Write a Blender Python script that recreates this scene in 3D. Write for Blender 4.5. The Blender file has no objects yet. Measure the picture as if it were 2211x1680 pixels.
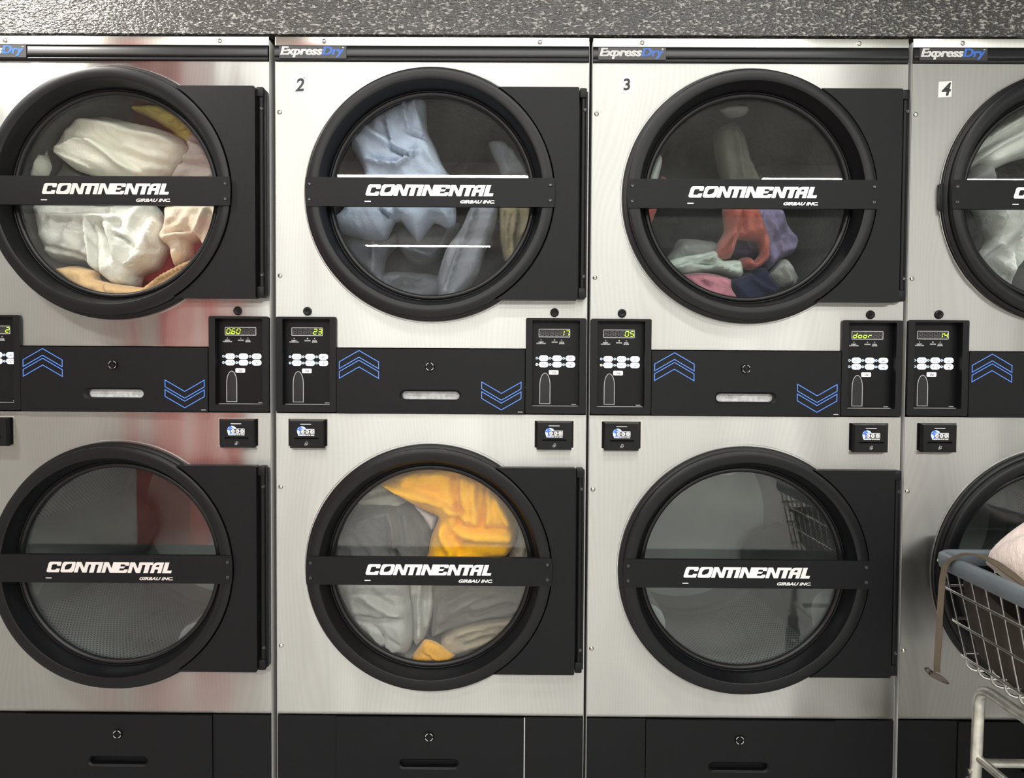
import bpy, bmesh, math, random
import numpy as np
from mathutils import Vector, Matrix, noise, geometry

# ------------------------------------------------------------------ camera, world, lights, exposure
SC = bpy.context.scene
COL = SC.collection
SC.view_settings.view_transform = 'Standard'
SC.view_settings.look = 'None'
SC.view_settings.gamma = 1.0
SC.view_settings.exposure = 0.0

def camera():
    yaw, pitch, roll = 0.00617, -0.03074, -0.0062
    c, s = math.cos, math.sin
    ry = Matrix(((c(yaw), -s(yaw), 0), (s(yaw), c(yaw), 0), (0, 0, 1)))
    rp = Matrix(((1, 0, 0), (0, c(pitch), -s(pitch)), (0, s(pitch), c(pitch))))
    rr = Matrix(((c(roll), 0, s(roll)), (0, 1, 0), (-s(roll), 0, c(roll))))
    m = ry @ rp @ rr
    right, fwd, up = m.col[0], m.col[1], m.col[2]
    cd = bpy.data.cameras.new('camera')
    cd.sensor_width = 36.0
    cd.lens = 36.0 * 1661.0 / 2211.0
    cd.clip_start = 0.05
    co = bpy.data.objects.new('camera', cd)
    M = Matrix.Identity(4)
    for i in range(3):
        M[i][0] = right[i]; M[i][1] = up[i]; M[i][2] = -fwd[i]
    M[0][3], M[1][3], M[2][3] = 0.0, -1.96, 1.16
    co.matrix_world = M
    COL.objects.link(co)
    SC.camera = co
camera()

world = bpy.data.worlds.new('world'); SC.world = world
world.use_nodes = True
world.node_tree.nodes['Background'].inputs[0].default_value = (0.75, 0.8, 0.85, 1)
world.node_tree.nodes['Background'].inputs[1].default_value = 0.05

CEIL = 2.78
# fluorescent ceiling fixtures and unseen added fill tubes: (x centre, y, length, watts)
TUBES = [(0.03, -2.12, 3.66, 52.0), (0.03, -1.05, 2.44, 38.0), (-3.15, -0.85, 2.44, 34.0), (3.6, -1.05, 2.44, 5.0),  # the longest is an added tube, unseen, brightening lower panels and laundry
         (-1.03, -4.30, 2.44, 165.0), (3.2, -4.34, 2.44, 155.0), (1.45, -5.5, 2.44, 150.0), (-1.15, -7.93, 1.6, 80.0)]  # last but one is added, out of sight, to brighten the right-hand steel
def tube_light(x, y, ln, w):
    ld = bpy.data.lights.new('tube_light', 'AREA')
    ld.shape = 'RECTANGLE'; ld.size = ln; ld.size_y = 0.13
    ld.energy = w; ld.color = (1.0, 0.988, 0.945)
    lo = bpy.data.objects.new('tube_light', ld)
    lo.location = (x, y, CEIL - 0.095)
    COL.objects.link(lo)
for t in TUBES: tube_light(*t)
# small ceiling spot washing the bulkhead, left of the picture
FLOOD = (-1.80, -0.62, CEIL - 0.06)
def wall_spot():
    ld = bpy.data.lights.new('wall_spot', 'SPOT')
    ld.energy = 210.0; ld.color = (1.0, 0.95, 0.88); ld.shadow_soft_size = 0.05
    ld.spot_size = math.radians(62); ld.spot_blend = 1.0
    lo = bpy.data.objects.new('wall_spot', ld); lo.location = FLOOD
    aim = Vector((-1.32, 0.0, 2.22)) - Vector(FLOOD)
    lo.rotation_euler = aim.to_track_quat('-Z', 'Y').to_euler()
    COL.objects.link(lo)
wall_spot()

# ------------------------------------------------------------------ helpers
def prop(o, label=None, cat=None, group=None, kind=None):
    if label: o['label'] = label
    if cat: o['category'] = cat
    if group: o['group'] = group
    if kind: o['kind'] = kind
    return o

def finish(bm, name, sharp=35):
    bmesh.ops.recalc_face_normals(bm, faces=bm.faces[:])
    me = bpy.data.meshes.new(name)
    bm.to_mesh(me); bm.free()
    for p in me.polygons: p.use_smooth = True
    me.set_sharp_from_angle(angle=math.radians(sharp))
    return me

def link(name, me, mat=None, parent=None, loc=(0, 0, 0), rot=None, label=None):
    o = bpy.data.objects.new(name, me)
    COL.objects.link(o)
    if mat is not None:
        if not me.materials: me.materials.append(mat)
        elif me.materials[0] != mat:
            o.material_slots[0].link = 'OBJECT'; o.material_slots[0].material = mat
    if parent is not None: o.parent = parent
    o.location = loc
    if rot: o.rotation_euler = rot
    if label: o['label'] = label
    return o

def empty(name, loc):
    o = bpy.data.objects.new(name, None); COL.objects.link(o); o.location = loc
    o.empty_display_size = 0.1
    return o

def box(bm, x0, x1, y0, y1, z0, z1, bev=0.0, seg=2):
    m = Matrix.Translation(((x0+x1)/2, (y0+y1)/2, (z0+z1)/2)) @ Matrix.Diagonal((x1-x0, y1-y0, z1-z0, 1))
    r = bmesh.ops.create_cube(bm, size=1.0, matrix=m)
    if bev:
        es = list({e for v in r['verts'] for e in v.link_edges})
        bmesh.ops.bevel(bm, geom=es, offset=bev, segments=seg, profile=0.5, affect='EDGES')

def prism(bm, outer, holes, y0, y1, caps=True):
    """outline in x,z with holes, from y0 (front) to y1 (back)"""
    polys = [outer] + list(holes)
    vl = [[Vector((p[0], p[1], 0)) for p in poly] for poly in polys]
    tris = geometry.tessellate_polygon(vl)
    flat = [p for poly in polys for p in poly]
    f = [bm.verts.new((p[0], y0, p[1])) for p in flat]
    b = [bm.verts.new((p[0], y1, p[1])) for p in flat]
    if caps:
        for t in tris:
            try:
                bm.faces.new([f[i] for i in t]); bm.faces.new([b[i] for i in reversed(t)])
            except ValueError: pass
    k = 0
    for poly in polys:
        n = len(poly)
        for i in range(n):
            a, c = k+i, k+(i+1) % n
            try: bm.faces.new((f[a], f[c], b[c], b[a]))
            except ValueError: pass
        k += n

def flat(bm, outer, holes, y):
    polys = [outer] + list(holes)
    tris = geometry.tessellate_polygon([[Vector((p[0], p[1], 0)) for p in poly] for poly in polys])
    v = [bm.verts.new((p[0], y, p[1])) for poly in polys for p in poly]
    for t in tris:
        try: bm.faces.new([v[i] for i in t])
        except ValueError: pass

def circle(cx, cz, r, n=48, a0=0.0, a1=2*math.pi):
    full = abs(a1-a0-2*math.pi) < 1e-6
    m = n if full else n+1
    return [(cx+r*math.cos(a0+(a1-a0)*i/n), cz+r*math.sin(a0+(a1-a0)*i/n)) for i in range(m)]

def rrect(x0, x1, z0, z1, r, n=6):
    p = []
    for cx, cz, a in ((x1-r, z1-r, 0), (x0+r, z1-r, 90), (x0+r, z0+r, 180), (x1-r, z0+r, 270)):
        for i in range(n+1):
            t = math.radians(a + 90*i/n); p.append((cx+r*math.cos(t), cz+r*math.sin(t)))
    return p

def lathe(bm, prof, n=96, closed=True, cx=0, cz=0):
    """profile of (radius, y) turned about the y axis"""
    rings = []
    for r, y in prof:
        if r < 1e-6: rings.append([bm.verts.new((cx, y, cz))])
        else: rings.append([bm.verts.new((cx+r*math.cos(2*math.pi*i/n), y, cz+r*math.sin(2*math.pi*i/n))) for i in range(n)])
    m = len(rings)
    for k in range(m if closed else m-1):
        a, b = rings[k], rings[(k+1) % m]
        for i in range(n):
            j = (i+1) % n
            if len(a) == 1 and len(b) == 1: continue
            if len(a) == 1: bm.faces.new((a[0], b[i], b[j]))
            elif len(b) == 1: bm.faces.new((a[i], b[0], a[j]))
            else: bm.faces.new((a[i], b[i], b[j], a[j]))

def tube(bm, pts, r, n=10, cap=True):
    pts = [Vector(p) for p in pts]
    rings = []
    up0 = None
    for i, p in enumerate(pts):
        if i == 0: t = pts[1]-pts[0]
        elif i == len(pts)-1: t = pts[-1]-pts[-2]
        else: t = (pts[i+1]-p).normalized() + (p-pts[i-1]).normalized()
        t.normalize()
        if up0 is None:
            up0 = Vector((0, 0, 1)) if abs(t.z) < 0.9 else Vector((1, 0, 0))
        u = (up0 - t*up0.dot(t)).normalized(); w = t.cross(u); up0 = u
        rings.append([bm.verts.new(p + (u*math.cos(2*math.pi*k/n) + w*math.sin(2*math.pi*k/n))*r) for k in range(n)])
    for a, b in zip(rings, rings[1:]):
        for k in range(n):
            bm.faces.new((a[k], a[(k+1) % n], b[(k+1) % n], b[k]))
    if cap:
        bm.faces.new(rings[0][::-1]); bm.faces.new(rings[-1])

def arc_path(p0, c, p1, n=8):
    """quadratic bend from p0 round corner c to p1"""
    p0, c, p1 = Vector(p0), Vector(c), Vector(p1)
    return [(1-t)**2*p0 + 2*t*(1-t)*c + t*t*p1 for t in [i/n for i in range(n+1)]]

def strip_path(pts, w):
    """polygon of a closed line of width w along a 2D polyline (mitred, closed) -> outer, inner"""
    n = len(pts)
    def off(d):
        out = []
        for i in range(n):
            a, b, c = Vector(pts[i-1]), Vector(pts[i]), Vector(pts[(i+1) % n])
            e1, e2 = (b-a).normalized(), (c-b).normalized()
            n1, n2 = Vector((-e1.y, e1.x)), Vector((-e2.y, e2.x))
            m = (n1+n2)
            m = m / max(0.25, m.length_squared) * 2
            out.append(tuple(b + m*d))
        return out
    return off(-w/2), off(w/2)

def text_mesh(s, size, shear=0.0, bold=0.0, extr=0.0004, align='LEFT', sx=1.0, space=1.0):
    cu = bpy.data.curves.new('text', 'FONT')
    cu.body = s; cu.size = size; cu.shear = shear; cu.offset = bold; cu.extrude = extr
    cu.align_x = align; cu.space_character = space; cu.resolution_u = 4
    ob = bpy.data.objects.new('text', cu)
    COL.objects.link(ob)
    dg = bpy.context.evaluated_depsgraph_get()
    me = bpy.data.meshes.new_from_object(ob.evaluated_get(dg))
    bpy.data.objects.remove(ob); bpy.data.curves.remove(cu)
    me.transform(Matrix(((sx, 0, 0, 0), (0, 0, -1, 0), (0, 1, 0, 0), (0, 0, 0, 1))))
    return me

def add_mesh(bm, me, dx=0, dy=0, dz=0, rot=0.0):
    n0 = len(bm.verts)
    bm.from_mesh(me)
    bm.verts.ensure_lookup_table()
    c, s = math.cos(rot), math.sin(rot)
    for v in bm.verts[n0:]:
        x, z = v.co.x, v.co.z
        v.co = Vector((x*c - z*s + dx, v.co.y + dy, x*s + z*c + dz))

# ------------------------------------------------------------------ materials
def lin(c):
    return tuple(((v/255)/12.92 if v/255 <= 0.04045 else ((v/255+0.055)/1.055)**2.4) for v in c)

class NT:
    def __init__(self, name):
        self.m = bpy.data.materials.new(name); self.m.use_nodes = True
        self.t = self.m.node_tree; self.n = self.t.nodes
        self.b = self.n['Principled BSDF']; self.out = self.n['Material Output']
    def add(self, typ, **kw):
        nd = self.n.new(typ)
        for k, v in kw.items(): setattr(nd, k, v)
        return nd
    def ln(self, a, b): self.t.links.new(a, b)
    def coords(self, scale=(1, 1, 1), kind='Object'):
        tc = self.add('ShaderNodeTexCoord'); mp = self.add('ShaderNodeMapping')
        mp.inputs['Scale'].default_value = scale
        self.ln(tc.outputs[kind], mp.inputs['Vector']); return mp.outputs['Vector']
    def noise(self, vec, scale, detail=3, rough=0.5, dist=0.0):
        nz = self.add('ShaderNodeTexNoise')
        nz.inputs['Scale'].default_value = scale; nz.inputs['Detail'].default_value = detail
        nz.inputs['Roughness'].default_value = rough; nz.inputs['Distortion'].default_value = dist
        self.ln(vec, nz.inputs['Vector']); return nz.outputs['Fac']
    def ramp(self, fac, stops):
        r = self.add('ShaderNodeValToRGB')
        e = r.color_ramp.elements
        e[0].position, e[0].color = stops[0][0], (*stops[0][1], 1)
        e[1].position, e[1].color = stops[1][0], (*stops[1][1], 1)
        for p, c in stops[2:]:
            q = e.new(p); q.color = (*c, 1)
        self.ln(fac, r.inputs['Fac']); return r.outputs['Color']
    def math(self, op, a, b=None, c=None):
        nd = self.add('ShaderNodeMath', operation=op)
        for i, v in enumerate((a, b, c)):
            if v is None: continue
            if isinstance(v, (int, float)): nd.inputs[i].default_value = v
            else: self.ln(v, nd.inputs[i])
        return nd.outputs[0]
    def bump(self, h, dist, strength=1.0, normal=None):
        b = self.add('ShaderNodeBump')
        b.inputs['Distance'].default_value = dist; b.inputs['Strength'].default_value = strength
        self.ln(h, b.inputs['Height'])
        if normal: self.ln(normal, b.inputs['Normal'])
        return b.outputs['Normal']

MAT = {}
def simple(name, col, rough=0.5, metal=0.0, spec=0.5, var=0.0, vscale=6.0, bump=0.0, bscale=300.0, emit=None):
    t = NT(name)
    b = t.b
    b.inputs['Base Color'].default_value = (*col, 1)
    b.inputs['Roughness'].default_value = rough; b.inputs['Metallic'].default_value = metal
    b.inputs['Specular IOR Level'].default_value = spec
    v = t.coords()
    if var:
        n = t.noise(v, vscale, 4)
        t.ln(t.ramp(n, [(0.25, tuple(c*(1-var) for c in col)), (0.75, tuple(min(1, c*(1+var)) for c in col))]), b.inputs['Base Color'])
    if bump:
        t.ln(t.bump(t.noise(v, bscale, 2), bump), b.inputs['Normal'])
    if emit:
        b.inputs['Emission Color'].default_value = (*emit[0], 1); b.inputs['Emission Strength'].default_value = emit[1]
    MAT[name] = t.m
    return t.m

def steel(name, col, rough, aniso, wave, tint=0.0):
    """brushed stainless sheet, grain running across, gently buckled"""
    t = NT(name); b = t.b
    b.inputs['Metallic'].default_value = 1.0
    b.inputs['Roughness'].default_value = rough
    b.inputs['Anisotropic'].default_value = aniso
    cx = t.add('ShaderNodeCombineXYZ'); cx.inputs[2].default_value = 1.0
    t.ln(cx.outputs[0], b.inputs['Tangent'])
    w = t.coords(kind='Object')
    geo = t.add('ShaderNodeNewGeometry')
    mp = t.add('ShaderNodeMapping'); mp.inputs['Scale'].default_value = (1, 1, 0.45)
    t.ln(geo.outputs['Position'], mp.inputs['Vector'])
    blot = t.noise(mp.outputs['Vector'], 5.0, 5, 0.55)
    mp2 = t.add('ShaderNodeMapping'); mp2.inputs['Scale'].default_value = (3, 3, 260)
    t.ln(geo.outputs['Position'], mp2.inputs['Vector'])
    grain = t.noise(mp2.outputs['Vector'], 3.0, 2)
    # fine wavering vertical moire lines, light and dark painted into the colour
    mp3 = t.add('ShaderNodeMapping'); mp3.inputs['Scale'].default_value = (1, 1, 0.25)
    t.ln(geo.outputs['Position'], mp3.inputs['Vector'])
    sep = t.add('ShaderNodeSeparateXYZ'); t.ln(geo.outputs['Position'], sep.inputs[0])
    warp = t.noise(mp3.outputs['Vector'], 3.4, 1.5, 0.4)
    ph = t.math('ADD', t.math('MULTIPLY', sep.outputs[0], 620.0), t.math('MULTIPLY', warp, 230.0))
    line = t.math('MULTIPLY_ADD', t.math('SINE', ph), 0.5, 0.5)
    f = t.math('MULTIPLY_ADD', line, 0.10, -0.05)
    f = t.math('ADD', f, t.math('MULTIPLY_ADD', blot, 0.5, -0.25))
    f = t.math('ADD', f, t.math('MULTIPLY_ADD', grain, 0.12, -0.06))
    f = t.math('ADD', f, 0.5)
    t.ln(t.ramp(f, [(0.0, tuple(c*0.72 for c in col)), (1.0, tuple(min(1, c*1.16) for c in col))]), b.inputs['Base Color'])
    big = t.noise(mp3.outputs['Vector'], 4.0, 2, 0.4)
    t.ln(t.bump(big, wave), b.inputs['Normal'])
    MAT[name] = t.m
    return t.m

def speckled_wall():
    t = NT('speckled_wallboard'); b = t.b
    geo = t.add('ShaderNodeNewGeometry')
    mp = t.add('ShaderNodeMapping'); mp.inputs['Scale'].default_value = (0.8, 1, 1.5); mp.inputs['Rotation'].default_value = (0, 0.45, 0)
    t.ln(geo.outputs['Position'], mp.inputs['Vector'])
    n = t.noise(mp.outputs['Vector'], 150, 1.5, 0.5, 0.35)
    n2 = t.noise(mp.outputs['Vector'], 9, 2)
    k = t.math('ADD', n, t.math('MULTIPLY_ADD', n2, 0.08, -0.04))
    t.ln(t.ramp(k, [(0.55, (0.027, 0.0255, 0.0235)), (0.67, (0.26, 0.252, 0.238))]), b.inputs['Base Color'])
    b.inputs['Roughness'].default_value = 0.30
    t.ln(t.bump(n, 0.0035, 0.9), b.inputs['Normal'])
    MAT['speckled_wallboard'] = t.m

def glass():
    t = NT('door_glass')
    t.n.remove(t.b)
    tr = t.add('ShaderNodeBsdfTransparent'); tr.inputs[0].default_value = (0.965, 0.975, 0.97, 1)
    gl = t.add('ShaderNodeBsdfGlossy'); gl.inputs['Roughness'].default_value = 0.0
    df = t.add('ShaderNodeBsdfDiffuse'); df.inputs[0].default_value = (0.6, 0.62, 0.6, 1)
    lw = t.add('ShaderNodeLayerWeight'); lw.inputs['Blend'].default_value = 0.5
    p = t.math('POWER', lw.outputs['Facing'], 5.0)
    fac = t.math('MULTIPLY_ADD', p, 0.9, 0.036)
    mx = t.add('ShaderNodeMixShader')
    t.ln(fac, mx.inputs[0]); t.ln(tr.outputs[0], mx.inputs[1]); t.ln(gl.outputs[0], mx.inputs[2])
    v = t.coords()
    d = t.noise(v, 5.0, 6, 0.6)
    dust = t.add('ShaderNodeMapRange')
    t.ln(d, dust.inputs[0]); dust.inputs[1].default_value = 0.35; dust.inputs[2].default_value = 0.8
    dust.inputs[3].default_value = 0.001; dust.inputs[4].default_value = 0.016
    mx2 = t.add('ShaderNodeMixShader')
    t.ln(dust.outputs[0], mx2.inputs[0]); t.ln(mx.outputs[0], mx2.inputs[1]); t.ln(df.outputs[0], mx2.inputs[2])
    t.ln(mx2.outputs[0], t.out.inputs[0])
    MAT['door_glass'] = t.m

def drum_metal():
    t = NT('perforated_drum'); b = t.b
    uv = t.add('ShaderNodeUVMap'); uv.uv_map = 'UVMap'
    a = 0.0105; h = a*math.sqrt(3)
    def cell(dx, dy):
        ad = t.add('ShaderNodeVectorMath', operation='ADD'); ad.inputs[1].default_value = (dx, dy, 0)
        t.ln(uv.outputs[0], ad.inputs[0])
        md = t.add('ShaderNodeVectorMath', operation='MODULO'); md.inputs[1].default_value = (a, h, 1)
        t.ln(ad.outputs[0], md.inputs[0])
        sb = t.add('ShaderNodeVectorMath', operation='SUBTRACT'); sb.inputs[1].default_value = (a/2, h/2, 0)
        t.ln(md.outputs[0], sb.inputs[0])
        le = t.add('ShaderNodeVectorMath', operation='LENGTH'); t.ln(sb.outputs[0], le.inputs[0])
        return le.outputs['Value']
    d = t.math('MINIMUM', cell(10*a, 10*h), cell(10*a+a/2, 10*h+h/2))
    hole = t.math('LESS_THAN', d, a*0.33)
    mx = t.add('ShaderNodeMix', data_type='RGBA')
    t.ln(hole, mx.inputs[0])
    mx.inputs[6].default_value = (0.24, 0.27, 0.265, 1); mx.inputs[7].default_value = (0.006, 0.006, 0.006, 1)
    t.ln(mx.outputs[2], b.inputs['Base Color'])
    b.inputs['Roughness'].default_value = 0.5
    t.ln(t.math('MULTIPLY_ADD', hole, -0.55, 0.55), b.inputs['Metallic'])
    MAT['perforated_drum'] = t.m

def cloth_mat(rgb, key, scale=1.0):
    t = NT('cloth_' + key); b = t.b
    c = tuple(min(0.85, v*scale) for v in lin(rgb))
    v = t.coords()
    n = t.noise(v, 14, 4)
    t.ln(t.ramp(n, [(0.2, tuple(x*0.86 for x in c)), (0.8, tuple(min(0.9, x*1.10) for x in c))]), b.inputs['Base Color'])
    b.inputs['Roughness'].default_value = 0.92
    b.inputs['Specular IOR Level'].default_value = 0.2
    b.inputs['Sheen Weight'].default_value = 0.15; b.inputs['Sheen Roughness'].default_value = 0.5
    fine = t.noise(v, 420, 2); mid = t.noise(v, 60, 4, 0.6)
    nm = t.bump(mid, 0.006, 0.7)
    t.ln(t.bump(fine, 0.0008, 0.6, nm), b.inputs['Normal'])
    return t.m

steel('brushed_steel', (0.405, 0.405, 0.388), 0.32, 1.0, 0.011)
steel('trim_steel', (0.76, 0.76, 0.715), 0.32, 0.95, 0.001)
simple('black_powder_coat', (0.0036, 0.0039, 0.0047), 0.42, spec=0.18, bump=0.00035, bscale=900)
simple('black_plastic', (0.0036, 0.0039, 0.0047), 0.42, spec=0.20, bump=0.0002, bscale=1200)
simple('black_satin', (0.0034, 0.0037, 0.0046), 0.35, spec=0.24)
simple('black_rubber', (0.005, 0.005, 0.0055), 0.36, spec=0.3)
simple('black_gap', (0.004, 0.004, 0.004), 0.7)
simple('control_face', (0.0034, 0.0035, 0.0043), 0.33, spec=0.20)
simple('strip_plastic', (0.008, 0.0085, 0.010), 0.30, spec=0.32)
simple('cabinet_steel', (0.42, 0.42, 0.41), 0.5)
simple('zinc', (0.62, 0.61, 0.58), 0.22, metal=1.0)
simple('chrome', (0.86, 0.85, 0.82), 0.24, metal=1.0, var=0.10, vscale=20)
simple('screw_black', (0.02, 0.02, 0.022), 0.22, spec=0.7)
simple('worn_chrome', (0.60, 0.59, 0.54), 0.36, metal=0.85, var=0.3, vscale=35)
simple('label_white', (0.82, 0.82, 0.82), 0.5)
simple('button_white', (0.80, 0.86, 0.92), 0.35, emit=((0.75, 0.85, 1.0), 0.25))
simple('print_grey', (0.42, 0.42, 0.42), 0.6)
simple('print_dark', (0.10, 0.13, 0.2), 0.6)
simple('ink_black', (0.012, 0.012, 0.012), 0.6)
simple('chevron_blue', (0.075, 0.21, 0.72), 0.4)
simple('badge_blue', (0.06, 0.20, 0.74), 0.35)
simple('globe_blue', (0.05, 0.15, 0.62), 0.4)
simple('globe_pale', (0.55, 0.70, 0.92), 0.4)
simple('badge_black', (0.012, 0.012, 0.013), 0.4)
simple('logo_silver', (0.86, 0.86, 0.85), 0.30, metal=0.75)
simple('display_window', (0.010, 0.010, 0.012), 0.25)
simple('segment_unlit', (0.050, 0.047, 0.045), 0.5)
simple('segment_lit', (0.3, 0.5, 0.02), 0.5, emit=((0.62, 1.0, 0.03), 1.05))
simple('led_lit', (0.7, 0.7, 0.4), 0.5, emit=((1.0, 1.0, 0.7), 0.9))
simple('lint_grey', (0.62, 0.63, 0.64), 0.9, var=0.35, vscale=70, bump=0.002, bscale=160)
simple('drum_plain', (0.20, 0.225, 0.22), 0.42, metal=0.6, var=0.15, vscale=5)
simple('sticker_steel', (0.60, 0.60, 0.575), 0.42, metal=0.8)
simple('wall_white', (0.80, 0.79, 0.75), 0.7)
simple('wall_beige', (0.74, 0.70, 0.655), 0.7)
simple('wall_grey', (0.46, 0.46, 0.45), 0.7)
simple('ceiling_white', (0.30, 0.30, 0.29), 0.8)
simple('wall_slate', (0.10, 0.10, 0.105), 0.6)
simple('floor_tile', (0.52, 0.51, 0.49), 0.35, var=0.1, vscale=3)
simple('pillar_red', (0.85, 0.045, 0.03), 0.5)
simple('fixture_white', (0.85, 0.85, 0.85), 0.5)
simple('bumper_grey', (0.115, 0.135, 0.150), 0.45, var=0.18, vscale=9, bump=0.001, bscale=60)
simple('caster_grey', (0.10, 0.10, 0.105), 0.5)
simple('bag_brown', (0.036, 0.026, 0.020), 0.9, var=0.15, vscale=12, bump=0.0012, bscale=300)
simple('strap_olive', (0.075, 0.058, 0.037), 0.75, var=0.15, vscale=40, bump=0.0006, bscale=700)
simple('strap_buckle', (0.06, 0.045, 0.035), 0.35)
speckled_wall(); glass(); drum_metal()
# ------------------------------------------------------------------ the room
def structure(name, bm, mat):
    o = link(name, finish(bm, name), MAT[mat]); o['kind'] = 'structure'; return o
XL, XR, YB, YF = -4.4, 4.9, -8.6, 1.15
bm = bmesh.new(); box(bm, XL-0.1, XR+0.1, YB-0.1, YF+0.1, -0.1, 0); structure('floor', bm, 'floor_tile')
bm = bmesh.new(); box(bm, XL-0.1, XR+0.1, YB-0.1, YF+0.1, CEIL, CEIL+0.1); structure('ceiling', bm, 'ceiling_white')
bm = bmesh.new(); box(bm, XL-0.1, XL, YB-0.1, YF+0.1, 0, CEIL); structure('wall_left', bm, 'wall_beige')
bm = bmesh.new(); box(bm, XR, XR+0.1, YB-0.1, YF+0.1, 0, CEIL); structure('wall_right', bm, 'wall_grey')
bm = bmesh.new(); box(bm, XL, XR, YB-0.1, YB, 1.35, CEIL); structure('wall_rear', bm, 'wall_slate')
bm = bmesh.new(); box(bm, XL, XR, YB-0.1, YB, 0, 1.35); structure('wall_rear', bm, 'wall_white')
bm = bmesh.new(); box(bm, XL, XR, YF, YF+0.1, 0, CEIL); structure('wall_service', bm, 'wall_grey')
# speckled bulkhead above and beside the row of dryers
bm = bmesh.new()
box(bm, XL, XR, 0.004, 0.06, 1.9925, CEIL)
box(bm, XL, -1.432, 0.004, 0.06, 0, 1.9925)
box(bm, 1.795, XR, 0.004, 0.06, 0, 1.9925)
structure('wall_front', bm, 'speckled_wallboard')
bm = bmesh.new(); box(bm, -2.30, -1.97, -2.95, -2.62, 0, CEIL, 0.01); structure('pillar', bm, 'pillar_red')

def fixtures():
    bm = bmesh.new()
    prof = [(-0.10, CEIL), (-0.09, CEIL-0.055), (-0.075, CEIL-0.085), (0.075, CEIL-0.085), (0.09, CEIL-0.055), (0.10, CEIL)]
    for x, y, ln, w in TUBES:  # housings, those of the added fill tubes included
        rings = []
        for xx in (x-ln/2-0.03, x+ln/2+0.03):
            rings.append([bm.verts.new((xx, y+a, z)) for a, z in prof])
        n = len(prof)
        for i in range(n):
            bm.faces.new((rings[0][i], rings[0][(i+1) % n], rings[1][(i+1) % n], rings[1][i]))
        bm.faces.new(rings[0]); bm.faces.new(rings[1][::-1])
    return bm
structure('trim_1', fixtures(), 'fixture_white')
bm = bmesh.new()
tmp = [(0.10, 0.0), (0.10, -0.03), (0.092, -0.045)]
for (ra, za), (rb, zb_) in zip(tmp, tmp[1:]):
    A_ = [bm.verts.new((FLOOD[0]+ra*math.cos(2*math.pi*i/32), FLOOD[1]+ra*math.sin(2*math.pi*i/32), CEIL+za)) for i in range(32)]
    B_ = [bm.verts.new((FLOOD[0]+rb*math.cos(2*math.pi*i/32), FLOOD[1]+rb*math.sin(2*math.pi*i/32), CEIL+zb_)) for i in range(32)]
    for i in range(32): bm.faces.new((A_[i], A_[(i+1) % 32], B_[(i+1) % 32], B_[i]))
structure('trim_2', bm, 'fixture_white')

# ------------------------------------------------------------------ dryer meshes (built once, shared by the four dryers)
CU, CL = 1.5885, 0.640           # door centres, upper and lower
MESH = {}
def cached(key, fn, sharp=35):
    if key not in MESH:
        bm = bmesh.new(); fn(bm); MESH[key] = finish(bm, key, sharp)
    return MESH[key]

W = 0.395
def m_cabinet(bm):
    # sides, top, back and inner deck of the cabinet; the front is closed by the panels
    box(bm, -0.3964, -0.3955, 0.0012, 1.05, 0.0, 1.975)
    box(bm, 0.3955, 0.3964, 0.0012, 1.05, 0.0, 1.975)
    box(bm, -0.3955, 0.3955, 0.0605, 1.05, 1.969, 1.975)
    box(bm, -0.3955, 0.3955, 1.044, 1.05, 0.0, 1.969)
    box(bm, -0.3955, 0.3955, 0.03, 1.044, 1.10, 1.106)
    box(bm, -0.3955, 0.3955, 0.03, 1.044, 0.262, 0.268)

def bottom_flange(bm, z):
    prof = [(0.0, z), (0.0008, z-0.0045), (0.0035, z-0.0085), (0.008, z-0.0105), (0.02, z-0.0105)]
    a = [bm.verts.new((-W, y, zz)) for y, zz in prof]; b = [bm.verts.new((W, y, zz)) for y, zz in prof]
    for i in range(len(prof)-1): bm.faces.new((a[i], a[i+1], b[i+1], b[i]))

def m_upper_panel(bm):
    outer = [(-0.2455, 1.203), (-0.2455, 1.2765), (-W, 1.2765), (-W, 1.9215), (W, 1.9215), (W, 1.2765), (0.2455, 1.2765), (0.2455, 1.203)]
    holes = [circle(0, CU, 0.276, 96)]
    prism(bm, outer, holes, 0.0, 0.005)
    ring_lip(bm, CU)
def ring_lip(bm, cz):
    lathe(bm, [(0.3235, 0.0002), (0.3225, -0.0016), (0.3205, -0.0020), (0.317, -0.0012), (0.317, 0.0002)], 96, True, 0, cz)
def m_lower_panel(bm):
    outer = [(-W, 0.2625), (-W, 1.0345), (W, 1.0345), (W, 0.2625)]
    holes = [circle(0, CL, 0.276, 96)]
    for x in (-0.3145, 0.3145):
        holes.append([(x-0.0505, 0.949), (x+0.0505, 0.949), (x+0.0505, 1.0205), (x-0.0505, 1.0205)])
    prism(bm, outer, holes, 0.0, 0.005)
    bottom_flange(bm, 0.2625)
    ring_lip(bm, CL)
def m_top_trim(bm):
    box(bm, -W, W, -0.001, 0.06, 1.9615, 1.9835, 0.0012)
def m_name_strip(bm):
    prof = [(0.004, 1.9225), (-0.0005, 1.9225), (-0.0058, 1.9238), (-0.0068, 1.9262), (-0.0058, 1.9288), (-0.0035, 1.930), (-0.0035, 1.9315),
            (-0.0066, 1.9325), (-0.0078, 1.9345), (-0.0077, 1.938), (-0.0073, 1.943), (-0.0067, 1.948), (-0.0059, 1.953), (-0.0045, 1.9565), (-0.0035, 1.958),
            (-0.0055, 1.9592), (-0.0055, 1.9604), (-0.003, 1.9614), (0.004, 1.9614)]
    a = [bm.verts.new((-W, y, z)) for y, z in prof]; b = [bm.verts.new((W-0.0015, y, z)) for y, z in prof]
    for i in range(len(prof)-1): bm.faces.new((a[i], a[i+1], b[i+1], b[i]))
    bm.faces.new(a); bm.faces.new(b[::-1])
def m_badge(bm):
    prism(bm, rrect(-0.0845, 0.0845, -0.0152, 0.0152, 0.001, 2), [], -0.0012, 0.004)
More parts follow.
